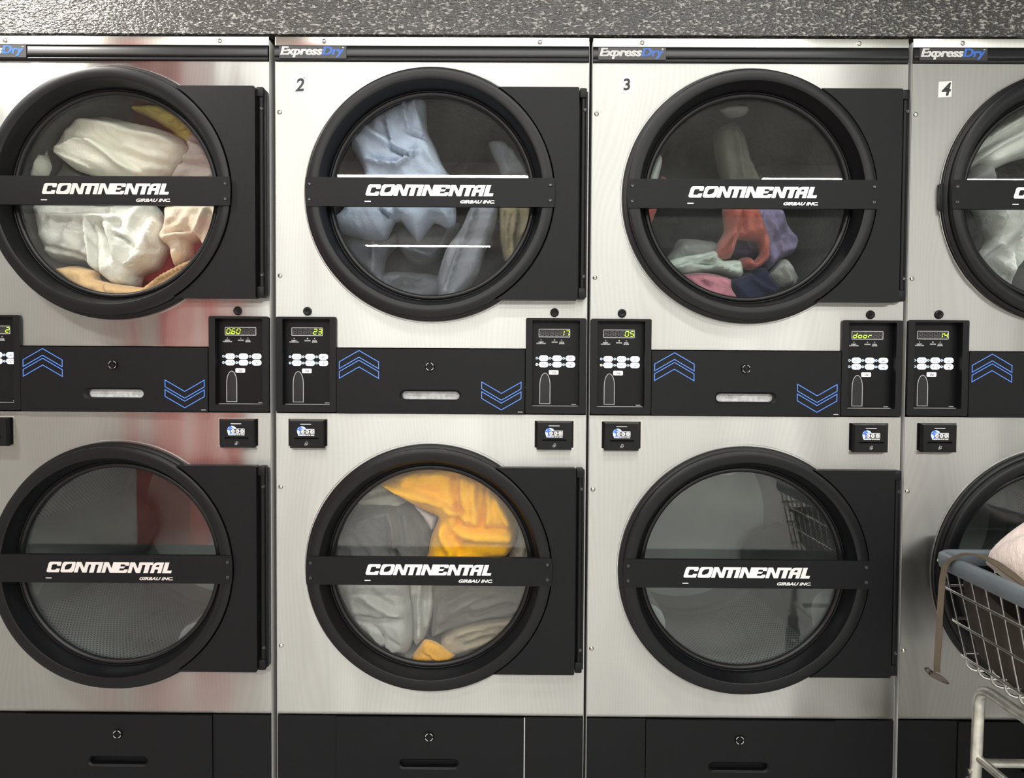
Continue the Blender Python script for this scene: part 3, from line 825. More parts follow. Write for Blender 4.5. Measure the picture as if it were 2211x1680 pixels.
# ------ garment outlines, in metres in each dryer's own frame
GARMENTS = [
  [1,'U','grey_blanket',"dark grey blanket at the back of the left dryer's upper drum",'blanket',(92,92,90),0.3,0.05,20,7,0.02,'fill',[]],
  [1,'U','yellow_towel',"pale yellow towel at the top right of the left dryer's upper drum",'towel',(205,196,120),0.17,0.03,35,16,0.006,[[-0.063,1.888],[-0.029,1.892],[0.029,1.881],[0.087,1.847],[0.128,1.804],[0.12,1.766],[0.103,1.742],[0.079,1.771],[0.053,1.807],[-0.01,1.847],[-0.056,1.868]],[]],
  [1,'U','white_bed_sheet',"big white sheet swirling above the bar in the left dryer's upper drum",'sheet',(214,211,198),0.15,0.06,-12,7,0.012,[[-0.27,1.767],[-0.239,1.8],[-0.181,1.835],[-0.113,1.835],[-0.037,1.82],[0.03,1.805],[0.088,1.782],[0.112,1.754],[0.102,1.725],[0.077,1.695],[0.039,1.668],[-0.019,1.654],[-0.077,1.658],[-0.158,1.684],[-0.199,1.698],[-0.244,1.734]],[[-0.165,1.811,0.081,1.765,0.027,0.018],[-0.223,1.726,-0.166,1.755,0.014,0.014],[-0.161,1.755,-0.119,1.755,0.011,0.012],[-0.119,1.75,-0.001,1.671,0.018,0.02],[-0.228,1.726,-0.129,1.685,0.008,0.015],[-0.043,1.727,0.061,1.7,0.018,-0.014]]],
  [1,'U','grey_pillowcase','grey pillowcase tucked left of the white sheet,just above the bar,left dryer','pillowcase',(120,119,114),0.2,0.04,-40,9,0.012,[[-0.351,1.67],[-0.338,1.719],[-0.313,1.777],[-0.271,1.753],[-0.23,1.712],[-0.183,1.695],[-0.105,1.666]],[[-0.261,1.734,-0.203,1.681,0.018,0.016]]],
  [1,'U','white_sock',"small white sock at the left rim of the left dryer's upper window",'sock',(200,199,190),0.13,0.04,70,9,0.008,[[-0.307,1.658],[-0.284,1.708],[-0.271,1.743],[-0.258,1.729],[-0.246,1.694],[-0.256,1.668],[-0.278,1.654]],[]],
  [1,'U','patterned_shirt',"grey and white mottled shirt at the right of the left dryer's upper window",'shirt',(176,174,170),0.16,0.05,20,8,0.016,[[0.062,1.662],[0.075,1.691],[0.092,1.717],[0.111,1.743],[0.121,1.793],[0.155,1.786],[0.188,1.739],[0.207,1.701],[0.212,1.658]],[[0.102,1.713,0.192,1.7,0.016,-0.02],[0.131,1.761,0.188,1.733,0.018,0.012]]],
  [1,'U','white_fitted_sheet',"white fitted sheet bunched below the bar in the left dryer's upper drum",'sheet',(210,210,203),0.14,0.07,70,6,0.014,[[-0.33,1.588],[-0.234,1.598],[-0.11,1.589],[0.005,1.595],[0.038,1.552],[0.048,1.505],[0.05,1.471],[0.021,1.426],[-0.023,1.404],[-0.035,1.373],[-0.074,1.367],[-0.112,1.394],[-0.14,1.422],[-0.169,1.437],[-0.255,1.44],[-0.279,1.479],[-0.312,1.517]],[[-0.126,1.531,-0.118,1.405,0.014,0.03],[-0.206,1.554,-0.055,1.55,0.016,0.02],[-0.093,1.536,-0.066,1.442,0.018,-0.02],[0.049,1.546,0.019,1.462,0.023,0.02],[-0.24,1.474,-0.137,1.442,0.014,-0.012],[-0.056,1.508,-0.018,1.485,0.011,-0.02],[-0.028,1.429,0.048,1.462,0.014,0.012]]],
  [1,'U','beige_towel',"beige towel hanging below the right end of the bar,left dryer's upper drum",'towel',(203,190,172),0.13,0.05,65,9,0.01,[[0.064,1.589],[0.223,1.589],[0.218,1.528],[0.194,1.476],[0.175,1.452],[0.157,1.48],[0.146,1.502],[0.127,1.49],[0.125,1.456],[0.108,1.433],[0.084,1.423],[0.07,1.475],[0.04,1.503],[0.058,1.541]],[[0.066,1.495,0.142,1.51,0.016,0.02],[0.185,1.575,0.118,1.444,0.018,0.014]]],
  [1,'U','dark_red_cloth','dark red cloth between white sheet and beige towel in the left dryer','cloth',(98,24,30),0.18,0.03,30,9,0.008,[[-0.048,1.405],[-0.004,1.434],[0.031,1.488],[0.08,1.512],[0.144,1.518],[0.143,1.459],[0.06,1.405],[-0.009,1.381]],[]],
  [1,'U','peach_towel',"peach terry towel lying along the bottom of the left dryer's upper drum",'towel',(206,170,124),0.12,0.045,25,10,0.008,[[-0.212,1.411],[-0.169,1.421],[-0.117,1.41],[-0.107,1.402],[-0.103,1.385],[-0.036,1.372],[0.021,1.368],[0.088,1.415],[0.169,1.451],[0.174,1.427],[0.106,1.36],[0.011,1.332],[-0.084,1.331],[-0.16,1.364]],[[-0.092,1.395,-0.073,1.348,0.011,-0.012],[0.03,1.358,0.154,1.429,0.011,0.016]]],
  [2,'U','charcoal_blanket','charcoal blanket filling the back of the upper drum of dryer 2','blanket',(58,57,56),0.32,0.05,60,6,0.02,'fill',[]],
  [2,'U','blue_grey_sheet','light blue-grey sheet crumpled in the upper drum of dryer 2','sheet',(160,171,190),0.15,0.06,-55,6,0.01,[[-0.236,1.766],[-0.166,1.832],[-0.097,1.868],[-0.042,1.878],[-0.037,1.842],[-0.032,1.79],[-0.012,1.748],[0.006,1.705],[0.026,1.67],[0.042,1.587],[0.04,1.551],[0.021,1.539],[-0.015,1.553],[-0.057,1.505],[-0.102,1.557],[-0.116,1.555],[-0.14,1.51],[-0.19,1.509],[-0.267,1.528],[-0.274,1.566],[-0.253,1.585],[-0.197,1.671],[-0.219,1.728]],[[-0.138,1.814,-0.119,1.73,0.008,-0.02],[-0.119,1.735,-0.067,1.707,0.011,-0.03],[-0.176,1.702,-0.109,1.684,0.011,0.022],[-0.109,1.684,-0.048,1.721,0.014,0.024],[-0.086,1.861,-0.072,1.777,0.01,0.02],[-0.058,1.861,-0.034,1.768,0.01,0.02],[-0.076,1.777,-0.029,1.759,0.011,-0.02],[-0.194,1.796,-0.119,1.735,0.023,0.016],[-0.147,1.576,-0.128,1.552,0.009,-0.025],[-0.119,1.571,-0.133,1.51,0.011,0.02],[-0.024,1.731,0.023,1.665,0.027,0.016]]],
  [2,'U','slate_pillowcase','slate grey pillowcase below the bar at left,upper drum of dryer 2','pillowcase',(104,106,114),0.19,0.04,-70,7,0.012,[[-0.284,1.55],[-0.159,1.522],[-0.12,1.546],[-0.12,1.507],[-0.159,1.458],[-0.167,1.39],[-0.218,1.424],[-0.262,1.477]],[[-0.176,1.504,-0.185,1.407,0.018,0.014]]],
  [2,'U','slate_bed_sheet','slate grey sheet folded under the blue-grey sheet in dryer 2','sheet',(96,99,107),0.21,0.04,40,7,0.014,[[-0.138,1.545],[0.045,1.565],[0.035,1.511],[-0.005,1.467],[-0.044,1.444],[-0.084,1.452],[-0.113,1.486]],[[-0.111,1.488,-0.013,1.459,0.016,0.02],[0.031,1.552,-0.003,1.479,0.018,0.016]]],
  [2,'U','dusky_blue_cloth','dusky blue cloth low in the upper drum of dryer 2','cloth',(84,86,92),0.23,0.04,15,7,0.016,[[-0.176,1.414],[-0.136,1.429],[-0.006,1.415],[0.009,1.35],[-0.086,1.335],[-0.166,1.364]],[]],
  [2,'U','grey_curtain',"grey-blue curtain falling diagonally below the bar in dryer 2's upper drum",'curtain',(128,131,140),0.16,0.045,62,7,0.01,[[0.092,1.599],[0.159,1.599],[0.152,1.537],[0.128,1.479],[0.105,1.407],[0.054,1.344],[0.006,1.339],[-0.002,1.397],[0.02,1.479],[0.061,1.537]],[[0.098,1.581,0.022,1.357,0.012,0.016]]],
  [2,'U','olive_cloth',"olive beige cloth at the lower right of dryer 2's upper window",'cloth',(142,134,112),0.17,0.04,75,8,0.014,[[0.169,1.602],[0.256,1.602],[0.261,1.544],[0.232,1.491],[0.208,1.44],[0.184,1.452],[0.169,1.515]],[[0.183,1.579,0.179,1.493,0.011,-0.02],[0.212,1.569,0.203,1.455,0.014,0.016]]],
  [2,'U','pale_blue_cloth',"faint pale blue cloth above the right end of dryer 2's upper bar",'cloth',(116,122,130),0.2,0.035,-40,7,0.014,[[0.138,1.778],[0.177,1.783],[0.211,1.759],[0.243,1.711],[0.251,1.677],[0.182,1.676],[0.162,1.72]],[[0.201,1.75,0.236,1.687,0.01,0.02]]],
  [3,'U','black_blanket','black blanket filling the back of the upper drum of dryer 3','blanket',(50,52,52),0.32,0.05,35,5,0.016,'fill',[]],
  [3,'U','olive_grey_sweater',"fuzzy olive-grey sweater hanging mid window in dryer 3's upper drum",'sweater',(92,93,85),0.21,0.04,75,7,0.014,[[-0.022,1.823],[0.028,1.85],[0.055,1.808],[0.074,1.744],[0.095,1.7],[0.105,1.67],[0.01,1.67],[-0.018,1.754]],[[0.018,1.818,0.044,1.7,0.018,0.016]]],
  [3,'U','grey_sock',"pale grey sock at the very top of dryer 3's upper window",'sock',(132,134,130),0.19,0.03,10,9,0.006,[[-0.022,1.876],[0.017,1.893],[0.059,1.881],[0.044,1.859],[0.007,1.853]],[]],
  [3,'U','mint_towel',"pale mint towel at the left rim above dryer 3's upper bar",'towel',(170,180,173),0.13,0.03,60,9,0.006,[[-0.239,1.65],[-0.226,1.698],[-0.199,1.732],[-0.192,1.713],[-0.208,1.655]],[]],
  [3,'U','coral_sock',"coral sock peeking above the left of dryer 3's upper bar",'sock',(166,92,84),0.14,0.03,40,9,0.006,[[-0.197,1.662],[-0.183,1.684],[-0.168,1.663],[-0.191,1.61],[-0.212,1.559],[-0.239,1.559],[-0.24,1.59]],[]],
  [3,'U','coral_shirt',"coral shirt looping down from the bar in dryer 3's upper drum",'shirt',(158,92,84),0.14,0.045,75,9,0.01,[[-0.02,1.591],[0.06,1.591],[0.082,1.548],[0.098,1.498],[0.096,1.452],[0.06,1.427],[0.027,1.432],[0.023,1.456],[0.047,1.462],[0.059,1.449],[0.074,1.469],[0.067,1.5],[0.044,1.502],[0.017,1.504],[0.001,1.459],[-0.042,1.454],[-0.032,1.499],[-0.017,1.528]],[[0.006,1.568,-0.021,1.458,0.014,0.018],[0.054,1.563,0.081,1.468,0.014,0.02],[0.025,1.558,0.026,1.516,0.012,-0.014]]],
  [3,'U','lavender_sweater','lavender sweater below the bar right of the coral shirt,dryer 3','sweater',(112,107,134),0.17,0.05,70,8,0.014,[[0.059,1.597],[0.147,1.598],[0.172,1.554],[0.196,1.515],[0.187,1.476],[0.149,1.459],[0.12,1.429],[0.108,1.439],[0.09,1.471],[0.06,1.505]],[[0.11,1.574,0.141,1.472,0.018,0.018],[0.154,1.55,0.174,1.497,0.014,-0.014]]],
  [3,'U','purple_shirt','dark purple shirt seen inside the loop of the coral shirt,dryer 3','shirt',(84,76,92),0.2,0.03,60,8,0.01,[[0.025,1.53],[0.1,1.53],[0.106,1.47],[0.061,1.455],[0.021,1.47]],[]],
  [3,'U','grey_towel',"grey towel lying behind the mint cloth in dryer 3's upper drum",'towel',(112,117,114),0.18,0.04,-15,7,0.01,[[-0.167,1.446],[-0.143,1.486],[-0.124,1.518],[-0.074,1.518],[-0.015,1.506],[-0.019,1.457],[-0.103,1.437]],[]],
  [3,'U','mint_cloth',"crumpled pale mint cloth low left in dryer 3's upper drum",'cloth',(182,196,188),0.14,0.05,-22,10,0.012,[[-0.178,1.436],[-0.142,1.46],[-0.074,1.473],[-0.033,1.481],[-0.021,1.456],[0.025,1.456],[0.037,1.427],[0.029,1.404],[-0.044,1.421],[-0.102,1.41],[-0.151,1.41]],[[-0.156,1.423,-0.051,1.462,0.012,0.02],[-0.118,1.438,-0.041,1.443,0.01,-0.018],[-0.041,1.434,0.017,1.42,0.012,0.018]]],
  [3,'U','pink_towel',"fuzzy dusty pink towel at the bottom left of dryer 3's upper window",'towel',(156,102,114),0.13,0.04,-30,14,0.01,[[-0.14,1.404],[-0.095,1.414],[-0.047,1.411],[-0.005,1.397],[-0.005,1.373],[0.017,1.335],[-0.045,1.334],[-0.109,1.363]],[]],
  [3,'U','navy_shirt',"navy shirt along the bottom of dryer 3's upper window",'shirt',(36,44,68),0.16,0.05,-35,7,0.014,[[0.0,1.396],[0.053,1.428],[0.104,1.438],[0.12,1.411],[0.147,1.377],[0.118,1.348],[0.055,1.33],[0.021,1.332]],[[0.052,1.408,0.12,1.36,0.018,0.016]]],
  [3,'U','white_tee_shirt',"greyish white shirt at the lower right of dryer 3's upper window",'shirt',(146,151,147),0.17,0.05,55,8,0.014,[[0.118,1.417],[0.147,1.461],[0.171,1.459],[0.201,1.408],[0.185,1.378],[0.146,1.378]],[[0.141,1.448,0.162,1.39,0.014,0.02]]],
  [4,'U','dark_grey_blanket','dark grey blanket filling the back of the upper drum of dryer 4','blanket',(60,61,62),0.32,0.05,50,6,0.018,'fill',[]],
  [4,'U','white_duvet',"white duvet cover above the bar in dryer 4's upper drum",'duvet',(206,209,204),0.14,0.06,30,6,0.014,[[-0.197,1.665],[-0.182,1.703],[-0.149,1.759],[-0.1,1.809],[-0.029,1.859],[0.06,1.89],[0.148,1.866],[0.151,1.779],[0.039,1.747],[-0.023,1.732],[-0.072,1.709],[-0.103,1.697],[-0.135,1.709]],[[-0.164,1.714,-0.042,1.789,0.018,0.024],[-0.14,1.751,-0.031,1.825,0.015,-0.016],[-0.188,1.683,-0.127,1.714,0.013,0.016],[-0.029,1.77,0.068,1.814,0.021,0.02]]],
  [4,'U','grey_flannel','round bundle of grey flannel just above the bar of dryer 4','cloth',(122,123,124),0.12,0.04,20,10,0.006,[[-0.178,1.655],[-0.169,1.683],[-0.145,1.706],[-0.119,1.692],[-0.113,1.655]],[]],
  [4,'U','white_towel',"white towel below the bar in dryer 4's upper drum",'towel',(196,201,197),0.15,0.06,70,7,0.016,[[-0.142,1.599],[-0.0,1.599],[0.101,1.594],[0.09,1.524],[0.003,1.492],[-0.019,1.473],[-0.046,1.423],[-0.057,1.372],[-0.102,1.388],[-0.138,1.448],[-0.105,1.498],[-0.125,1.548]],[[-0.117,1.569,-0.088,1.413,0.018,0.024],[-0.067,1.569,-0.064,1.444,0.017,0.02],[-0.139,1.45,-0.087,1.394,0.015,-0.014]]],
  [2,'L','grey_duvet','grey duvet filling the back of the lower drum of dryer 2','duvet',(112,110,106),0.3,0.05,30,6,0.02,'fill',[]],
  [2,'L','yellow_blanket',"bright yellow blanket draped over the grey wash in dryer 2's lower drum",'blanket',(238,158,22),0.14,0.07,60,6,0.014,[[-0.159,0.839],[-0.101,0.867],[-0.034,0.89],[0.044,0.89],[0.105,0.874],[0.161,0.83],[0.198,0.78],[0.216,0.735],[0.214,0.679],[0.187,0.642],[0.14,0.638],[0.129,0.605],[-0.022,0.604],[-0.019,0.655],[-0.011,0.694],[0.007,0.742],[-0.028,0.758],[-0.09,0.793]],[[-0.14,0.844,0.003,0.79,0.026,0.022],[0.057,0.867,0.064,0.74,0.024,-0.02],[0.107,0.845,0.107,0.741,0.018,0.028],[0.14,0.846,0.13,0.735,0.013,-0.024],[0.009,0.74,0.047,0.652,0.026,0.02],[0.075,0.713,0.201,0.697,0.024,0.026],[0.03,0.784,0.08,0.751,0.018,0.018],[0.168,0.807,0.195,0.736,0.018,0.02]]],
  [2,'L','white_shirt',"greyish white shirt at the top left of dryer 2's lower window",'shirt',(176,176,166),0.17,0.04,25,8,0.012,[[-0.234,0.773],[-0.163,0.828],[-0.092,0.784],[-0.106,0.754],[-0.197,0.754]],[[-0.199,0.785,-0.115,0.797,0.013,0.016]]],
  [2,'L','charcoal_sweater',"charcoal sweater left of the yellow blanket in dryer 2's lower drum",'sweater',(92,92,92),0.16,0.06,-65,6,0.014,[[-0.285,0.659],[-0.256,0.722],[-0.217,0.767],[-0.149,0.776],[-0.076,0.768],[-0.025,0.718],[-0.014,0.684],[-0.025,0.598],[-0.285,0.596]],[[-0.128,0.762,-0.111,0.655,0.024,0.022],[-0.222,0.722,-0.144,0.756,0.026,0.014],[-0.066,0.745,-0.033,0.656,0.018,-0.014],[-0.111,0.655,-0.1,0.611,0.013,-0.02]]],
  [2,'L','lilac_pillowcase','pale lilac pillowcase between charcoal sweater and yellow blanket,dryer 2','pillowcase',(204,197,202),0.15,0.04,55,9,0.01,[[-0.075,0.772],[-0.03,0.76],[0.004,0.739],[-0.006,0.702],[-0.021,0.696],[-0.047,0.736]],[]],
  [2,'L','cream_towel',"cream towel at the right rim above dryer 2's lower bar",'towel',(172,162,150),0.17,0.04,70,8,0.01,[[0.209,0.739],[0.237,0.711],[0.263,0.649],[0.258,0.597],[0.201,0.597],[0.206,0.66]],[]],
  [2,'L','light_grey_sheet',"light grey sheet at the lower left of dryer 2's lower window",'sheet',(146,146,143),0.14,0.06,-50,6,0.014,[[-0.286,0.573],[-0.095,0.575],[-0.072,0.507],[-0.067,0.406],[-0.089,0.354],[-0.168,0.382],[-0.23,0.444]],[[-0.185,0.526,-0.096,0.482,0.024,0.016],[-0.213,0.47,-0.107,0.471,0.018,-0.012],[-0.174,0.437,-0.107,0.387,0.016,0.02],[-0.141,0.42,-0.118,0.381,0.009,-0.02]]],
  [2,'L','grey_scarf',"grey scarf hanging mid window below the bar in dryer 2's lower drum",'scarf',(158,157,152),0.16,0.05,80,9,0.012,[[-0.087,0.569],[0.004,0.57],[-0.009,0.467],[-0.033,0.392],[-0.058,0.369],[-0.075,0.398],[-0.077,0.478]],[[-0.044,0.542,-0.05,0.406,0.016,0.02]]],
  [2,'L','dark_grey_fleece',"dark grey fleece below the right of the bar in dryer 2's lower drum",'fleece',(94,91,88),0.17,0.06,25,7,0.016,[[-0.006,0.567],[0.258,0.569],[0.256,0.484],[0.208,0.452],[0.145,0.445],[0.043,0.416],[-0.014,0.389],[-0.014,0.464]],[[0.034,0.485,0.146,0.531,0.026,0.016],[0.101,0.474,0.213,0.497,0.021,-0.014]]],
  [2,'L','taupe_towel',"taupe towel at the lower right of dryer 2's lower window",'towel',(136,126,108),0.15,0.05,25,7,0.012,[[0.016,0.402],[0.078,0.442],[0.157,0.452],[0.241,0.472],[0.214,0.409],[0.146,0.352],[0.073,0.323],[0.011,0.339]],[[0.058,0.422,0.191,0.451,0.018,0.016],[0.08,0.388,0.158,0.411,0.016,-0.01]]],
  [2,'L','yellow_pillowcase',"yellow pillowcase corner at the bottom of dryer 2's lower window",'pillowcase',(228,156,30),0.13,0.03,30,9,0.01,[[-0.066,0.345],[-0.046,0.379],[-0.03,0.399],[-0.003,0.394],[0.035,0.37],[0.052,0.358],[0.03,0.329],[-0.032,0.323]],[[-0.031,0.39,0.019,0.362,0.013,0.014]]],
]
# ------------------------------------------------------------------ the four dryers
def dryer(x, dz, cfg):
    root = empty('tumble_dryer', (x, 0, dz))
    prop(root, cfg['label'], 'dryer', 'stacked tumble dryers in a row')
    L = lambda name, key, fn, mat, par, loc=(0, 0, 0), rot=None, sharp=35, label=None: link(name, cached(key, fn, sharp), MAT[mat], par, loc, rot, label)
    L('cabinet', 'cabinet', m_cabinet, 'cabinet_steel', root)
    up = L('front_panel', 'upper_panel', m_upper_panel, 'brushed_steel', root)
    lo = L('front_panel', 'lower_panel', m_lower_panel, 'brushed_steel', root)
    for z in (1.7955, 1.3845): L('screw', 'screw', m_screw, 'zinc', up, (-0.385, 0, z))
    for z in (0.8450, 0.4335): L('screw', 'screw', m_screw, 'zinc', lo, (-0.385, 0, z))
    tr = L('top_trim', 'top_trim', m_top_trim, 'trim_steel', root)
    for xx in (-0.272, 0.271): L('screw', 'screw', m_screw, 'zinc', tr, (xx, -0.001, 1.9722))
    ns = L('name_strip', 'name_strip', m_name_strip, 'strip_plastic', root, sharp=50)
    L('badge', 'badge', m_badge, 'badge_black', ns, (-0.2985, -0.008, 1.9418))
    L('lettering', 'express', m_express, 'label_white', ns, (-0.2985, -0.008, 1.9418), label='white italic lettering on the badge')
    L('lettering', 'dry', m_dry, 'badge_blue', ns, (-0.2985, -0.008, 1.9418), label='blue italic lettering on the badge')
    # doors
    for cz in (CU, CL):
        d = L('door', 'door_ring', m_door_ring, 'black_satin', root, (0, 0, cz), sharp=28)
        L('gasket', 'gasket', m_gasket, 'black_rubber', d)
        L('glass', 'glass', m_glass, 'door_glass', d, sharp=20)
        L('handle_bar', 'bar', m_bar, 'black_powder_coat', d)
        L('lettering', 'logo', m_logo, 'logo_silver', d, (0, -0.0395, 0.004), label='silver slanted lettering on the handle bar')
        L('hinge_plate', 'hinge_plate', m_hinge_plate, 'black_powder_coat', d)
        L('hinge', 'hinge', m_hinge, 'black_plastic', d)
        for zz in (0.2085, -0.2040): L('screw', 'hex_screw', m_hex_screw, 'screw_black', d, (0.3835, -0.0228, zz))
        for xx in (-0.2985, 0.2985):
            for zz in (0.0190, -0.0190): L('screw', 'hex_screw', m_hex_screw, 'screw_black', d, (xx, -0.0394, zz))
    if cfg.get('latch'):
        L('latch', 'latch', m_latch, 'black_plastic', root, (0, 0, CU))
    for cz, rot in ((CU, cfg['spin'][0]), (CL, cfg['spin'][1])):
        dr = link('drum', drum_mesh(), None, root, (0, 0, cz), (0, -math.radians(rot), 0))
        for k in range(3 if rot in cfg.get('empty', ()) else 0):
            L('baffle', 'baffle', m_baffle, 'drum_plain', dr, (0, 0, 0), (0, math.radians(120*k), 0), 40)
    # control boxes
    for cx, txt, lit_led in ((-0.3175, cfg['left'], cfg.get('leds', (0, 0))[0]), (0.3172, cfg['right'], cfg.get('leds', (0, 0))[1])):
        c = L('control_box', 'control_frame', m_control_frame, 'black_plastic', root, (cx, 0, BZ))
        L('faceplate', 'control_face', m_control_face, 'control_face', c)
        L('edge_trim', 'face_edge', m_face_edge, 'print_grey', c)
        Y = 0.0165
        L('display', 'display', m_display, 'display_window', c, (-0.003, Y, 0.0842))
        L('display_frame', 'display_frame', m_display_frame, 'print_grey', c, (-0.003, Y, 0.0842))
        L('unlit_segments', 'unlit_'+txt, m_segments(txt, False), 'segment_unlit', c, (-0.003, Y, 0.0842))
        if txt.strip(): L('lit_segments', 'lit_'+txt, m_segments(txt, True), 'segment_lit', c, (-0.003, Y, 0.0842), label='glowing yellow-green digits')
        L('lettering', 'legends', m_legends, 'print_grey', c, (-0.003, Y-0.0004, 0.0842))
        for k, xx in enumerate((-0.034, 0.0006, 0.0189)):
            L('indicator_light', 'indicator', lambda bm: prism(bm, circle(0, 0, 0.0013, 12), [], -0.0008, 0.0004), 'led_lit' if (k == 1 and lit_led) else 'print_grey', c, (-0.003+xx, Y, 0.0842-0.0177))
        for xx in (-0.030, 0.0043, 0.0386):
            for zz in (0.0197, 0.0037):
                L('button', 'button', m_button, 'button_white', c, (xx, Y, zz))
                L('indicator_light', 'button_led', m_button_led, 'led_lit' if (lit_led == 2 and xx < 0 and zz < 0.01) else 'globe_pale', c, (xx-0.0176, Y, zz))
        L('button_icons', 'button_prints', m_button_prints, 'print_dark', c, (0, Y, 0))
        L('price_label', 'price', m_price, 'label_white', c, (-0.0042, Y, -0.0164))
        L('price_lettering', 'price_text', m_price_text, 'ink_black', c, (-0.0042, Y, -0.0164))
        L('coin_slot', 'slot', m_slot, 'black_gap', c, (-0.0264, Y, -0.0574))
        L('coin_slot_edge', 'slot_edge', m_slot_edge, 'print_grey', c, (-0.0264, Y, -0.0574), label='thin grey outline of the coin slot')
        L('serial_tag', 'serial', m_serial, 'print_grey', c, (0.048, Y, -0.0985))
        L('panel_lock', 'plug', m_plug, 'black_plastic', root, (cx + (0.002 if cx < 0 else -0.004), 0, 1.2945))
    # lint drawer
    d = L('lint_drawer', 'drawer_front', m_drawer_front, 'black_powder_coat', root, (0, 0, 1.1185))
    L('lint_screen', 'lint', m_lint, 'lint_grey', d, label='grey linty screen behind the hand slot')
    L('lock', 'lock', m_lock, 'black_plastic', d, (-0.002, -0.008, 0.0370))
    L('lock_ring', 'lock_ring', m_lock_ring, 'zinc', d, (-0.002, -0.008, 0.0370))
    L('chevron', 'chev_up', chev(1), 'chevron_blue', d, (-0.1825, -0.008, 0.0768), label='pair of blue outlined chevrons pointing up')
    L('chevron', 'chev_down', chev(-1), 'chevron_blue', d, (0.1795, -0.008, -0.0718), label='pair of blue outlined chevrons pointing down')
    L('serial_tag', 'serial', m_serial, 'print_grey', d, (0.2275, -0.008, -0.0770))
    # base
    for xx in (-0.3195, 0.3195): L('base_panel', 'base_side', m_base_side, 'black_powder_coat', root, (xx, 0, 0.2515))
    b = L('base_drawer', 'base_drawer', m_base_drawer, 'black_powder_coat', root, (0, 0, 0.2505))
    L('lock', 'lock', m_lock, 'black_plastic', b, (-0.002, -0.0035, -0.0498))
    L('lock_ring', 'lock_ring', m_lock_ring, 'print_grey', b, (-0.002, -0.0035, -0.0498))
    if cfg.get('strip'):
        L('edge_strip', 'edge_strip', lambda bm: box(bm, -0.0016, 0.0016, -0.003, 0.003, -0.25, 0.0, 0.0005, 1), 'sticker_steel', root, (0.2438, 0, 0.2505), label='white strip beside the base drawer')
    # card readers
    for xx in (-0.3145, 0.3145):
        r = L('card_reader', 'reader', m_reader, 'black_plastic', root, (xx, 0, 0.9848))
        L('bezel', 'reader_bezel', m_reader_bezel, 'zinc', r, label='thin bright metal edge')
        e = (0, -0.0177, 0)
        L('emblem', 'globe', m_globe, 'globe_blue', r, e, label='blue globe emblem')
        L('emblem', 'globe_land', m_globe_land, 'globe_pale', r, e)
        L('emblem', 'logo_field', m_logo_field, 'badge_black', r, e)
        L('emblem', 'logo_discs', m_logo_discs, 'label_white', r, e, label='row of three white discs in a white frame')
        L('lettering', 'logo_letters', m_logo_letters, 'ink_black', r, e)
        L('card_icon', 'hand_icon', m_hand_icon, 'print_grey', r, (0, -0.0176, -0.0265))
    # number sticker
    if cfg.get('number'):
        d, nx, nz, size, w, h = cfg['number']
        s = L('number_sticker', 'sticker_'+d, m_sticker(w, h), 'sticker_steel', root, (nx, -0.0005, nz), (0, math.radians(-4), 0))
        L('numeral', 'digit_'+d, m_digit(d, size), 'ink_black', s)
    return root

DRYERS = {1: (-1.0248, 0.0), 2: (-0.2185, 0.0), 3: (0.5815, -0.0008), 4: (1.3830, 0.0006)}
dryer(*DRYERS[1], dict(label='stacked steel dryer at the left edge with white wash above an empty drum', left='     2', right='060   ', spin=(20, -52), empty=(-52,)))
dryer(*DRYERS[2], dict(label='stacked steel dryer numbered 2 with yellow cloth in its lower drum', left='    23', right='    17', leds=(1, 2), spin=(50, 10), strip=True, number=('2', -0.3355, 1.8640, 0.044, 0.019, 0.020)))
dryer(*DRYERS[3], dict(label='stacked steel dryer numbered 3 with coral garment above an empty lower drum', left='    05', right='door  ', leds=(2, 0), spin=(80, 95), empty=(95,), number=('3', -0.3105, 1.8690, 0.040, 0.017, 0.021)))
dryer(*DRYERS[4], dict(label='stacked steel dryer numbered 4 at the right edge, behind the laundry cart', left='    14', right='      ', leds=(1, 0), spin=(35, 40), empty=(40,), latch=True, number=('4', -0.3130, 1.8585, 0.043, 0.0185, 0.0195)))

# ------------------------------------------------------------------ laundry
def inside_dist(pts, poly):
    P = np.array(poly); Q = np.roll(P, -1, 0)
    d = np.full(len(pts), 1e9); ins = np.zeros(len(pts), bool)
    for a, b in zip(P, Q):
        e = b-a; L2 = (e@e) or 1e-12
        t = np.clip(((pts-a)@e)/L2, 0, 1)
        d = np.minimum(d, np.hypot(*(pts-a-t[:, None]*e).T))
        c = ((a[1] > pts[:, 1]) != (b[1] > pts[:, 1]))
        with np.errstate(divide='ignore', invalid='ignore'):
            xi = (b[0]-a[0])*(pts[:, 1]-a[1])/(b[1]-a[1]) + a[0]
        ins ^= c & (pts[:, 0] < xi)
    return d, ins

def smooth_poly(poly, step=0.008):
    """Catmull-Rom through the outline, resampled"""
    P = [np.array(p) for p in poly]; n = len(P); out = []
    for i in range(n):
        p0, p1, p2, p3 = P[i-1], P[i], P[(i+1) % n], P[(i+2) % n]
        m = max(1, int(np.hypot(*(p2-p1))/step))
        for k in range(m):
            t = k/m
            q = 0.5*((2*p1) + (p2-p0)*t + (2*p0-5*p1+4*p2-p3)*t*t + (3*p1-p0-3*p2+p3)*t**3)
            lin_ = p1+(p2-p1)*t
            out.append(tuple(0.6*q+0.4*lin_))
    return out

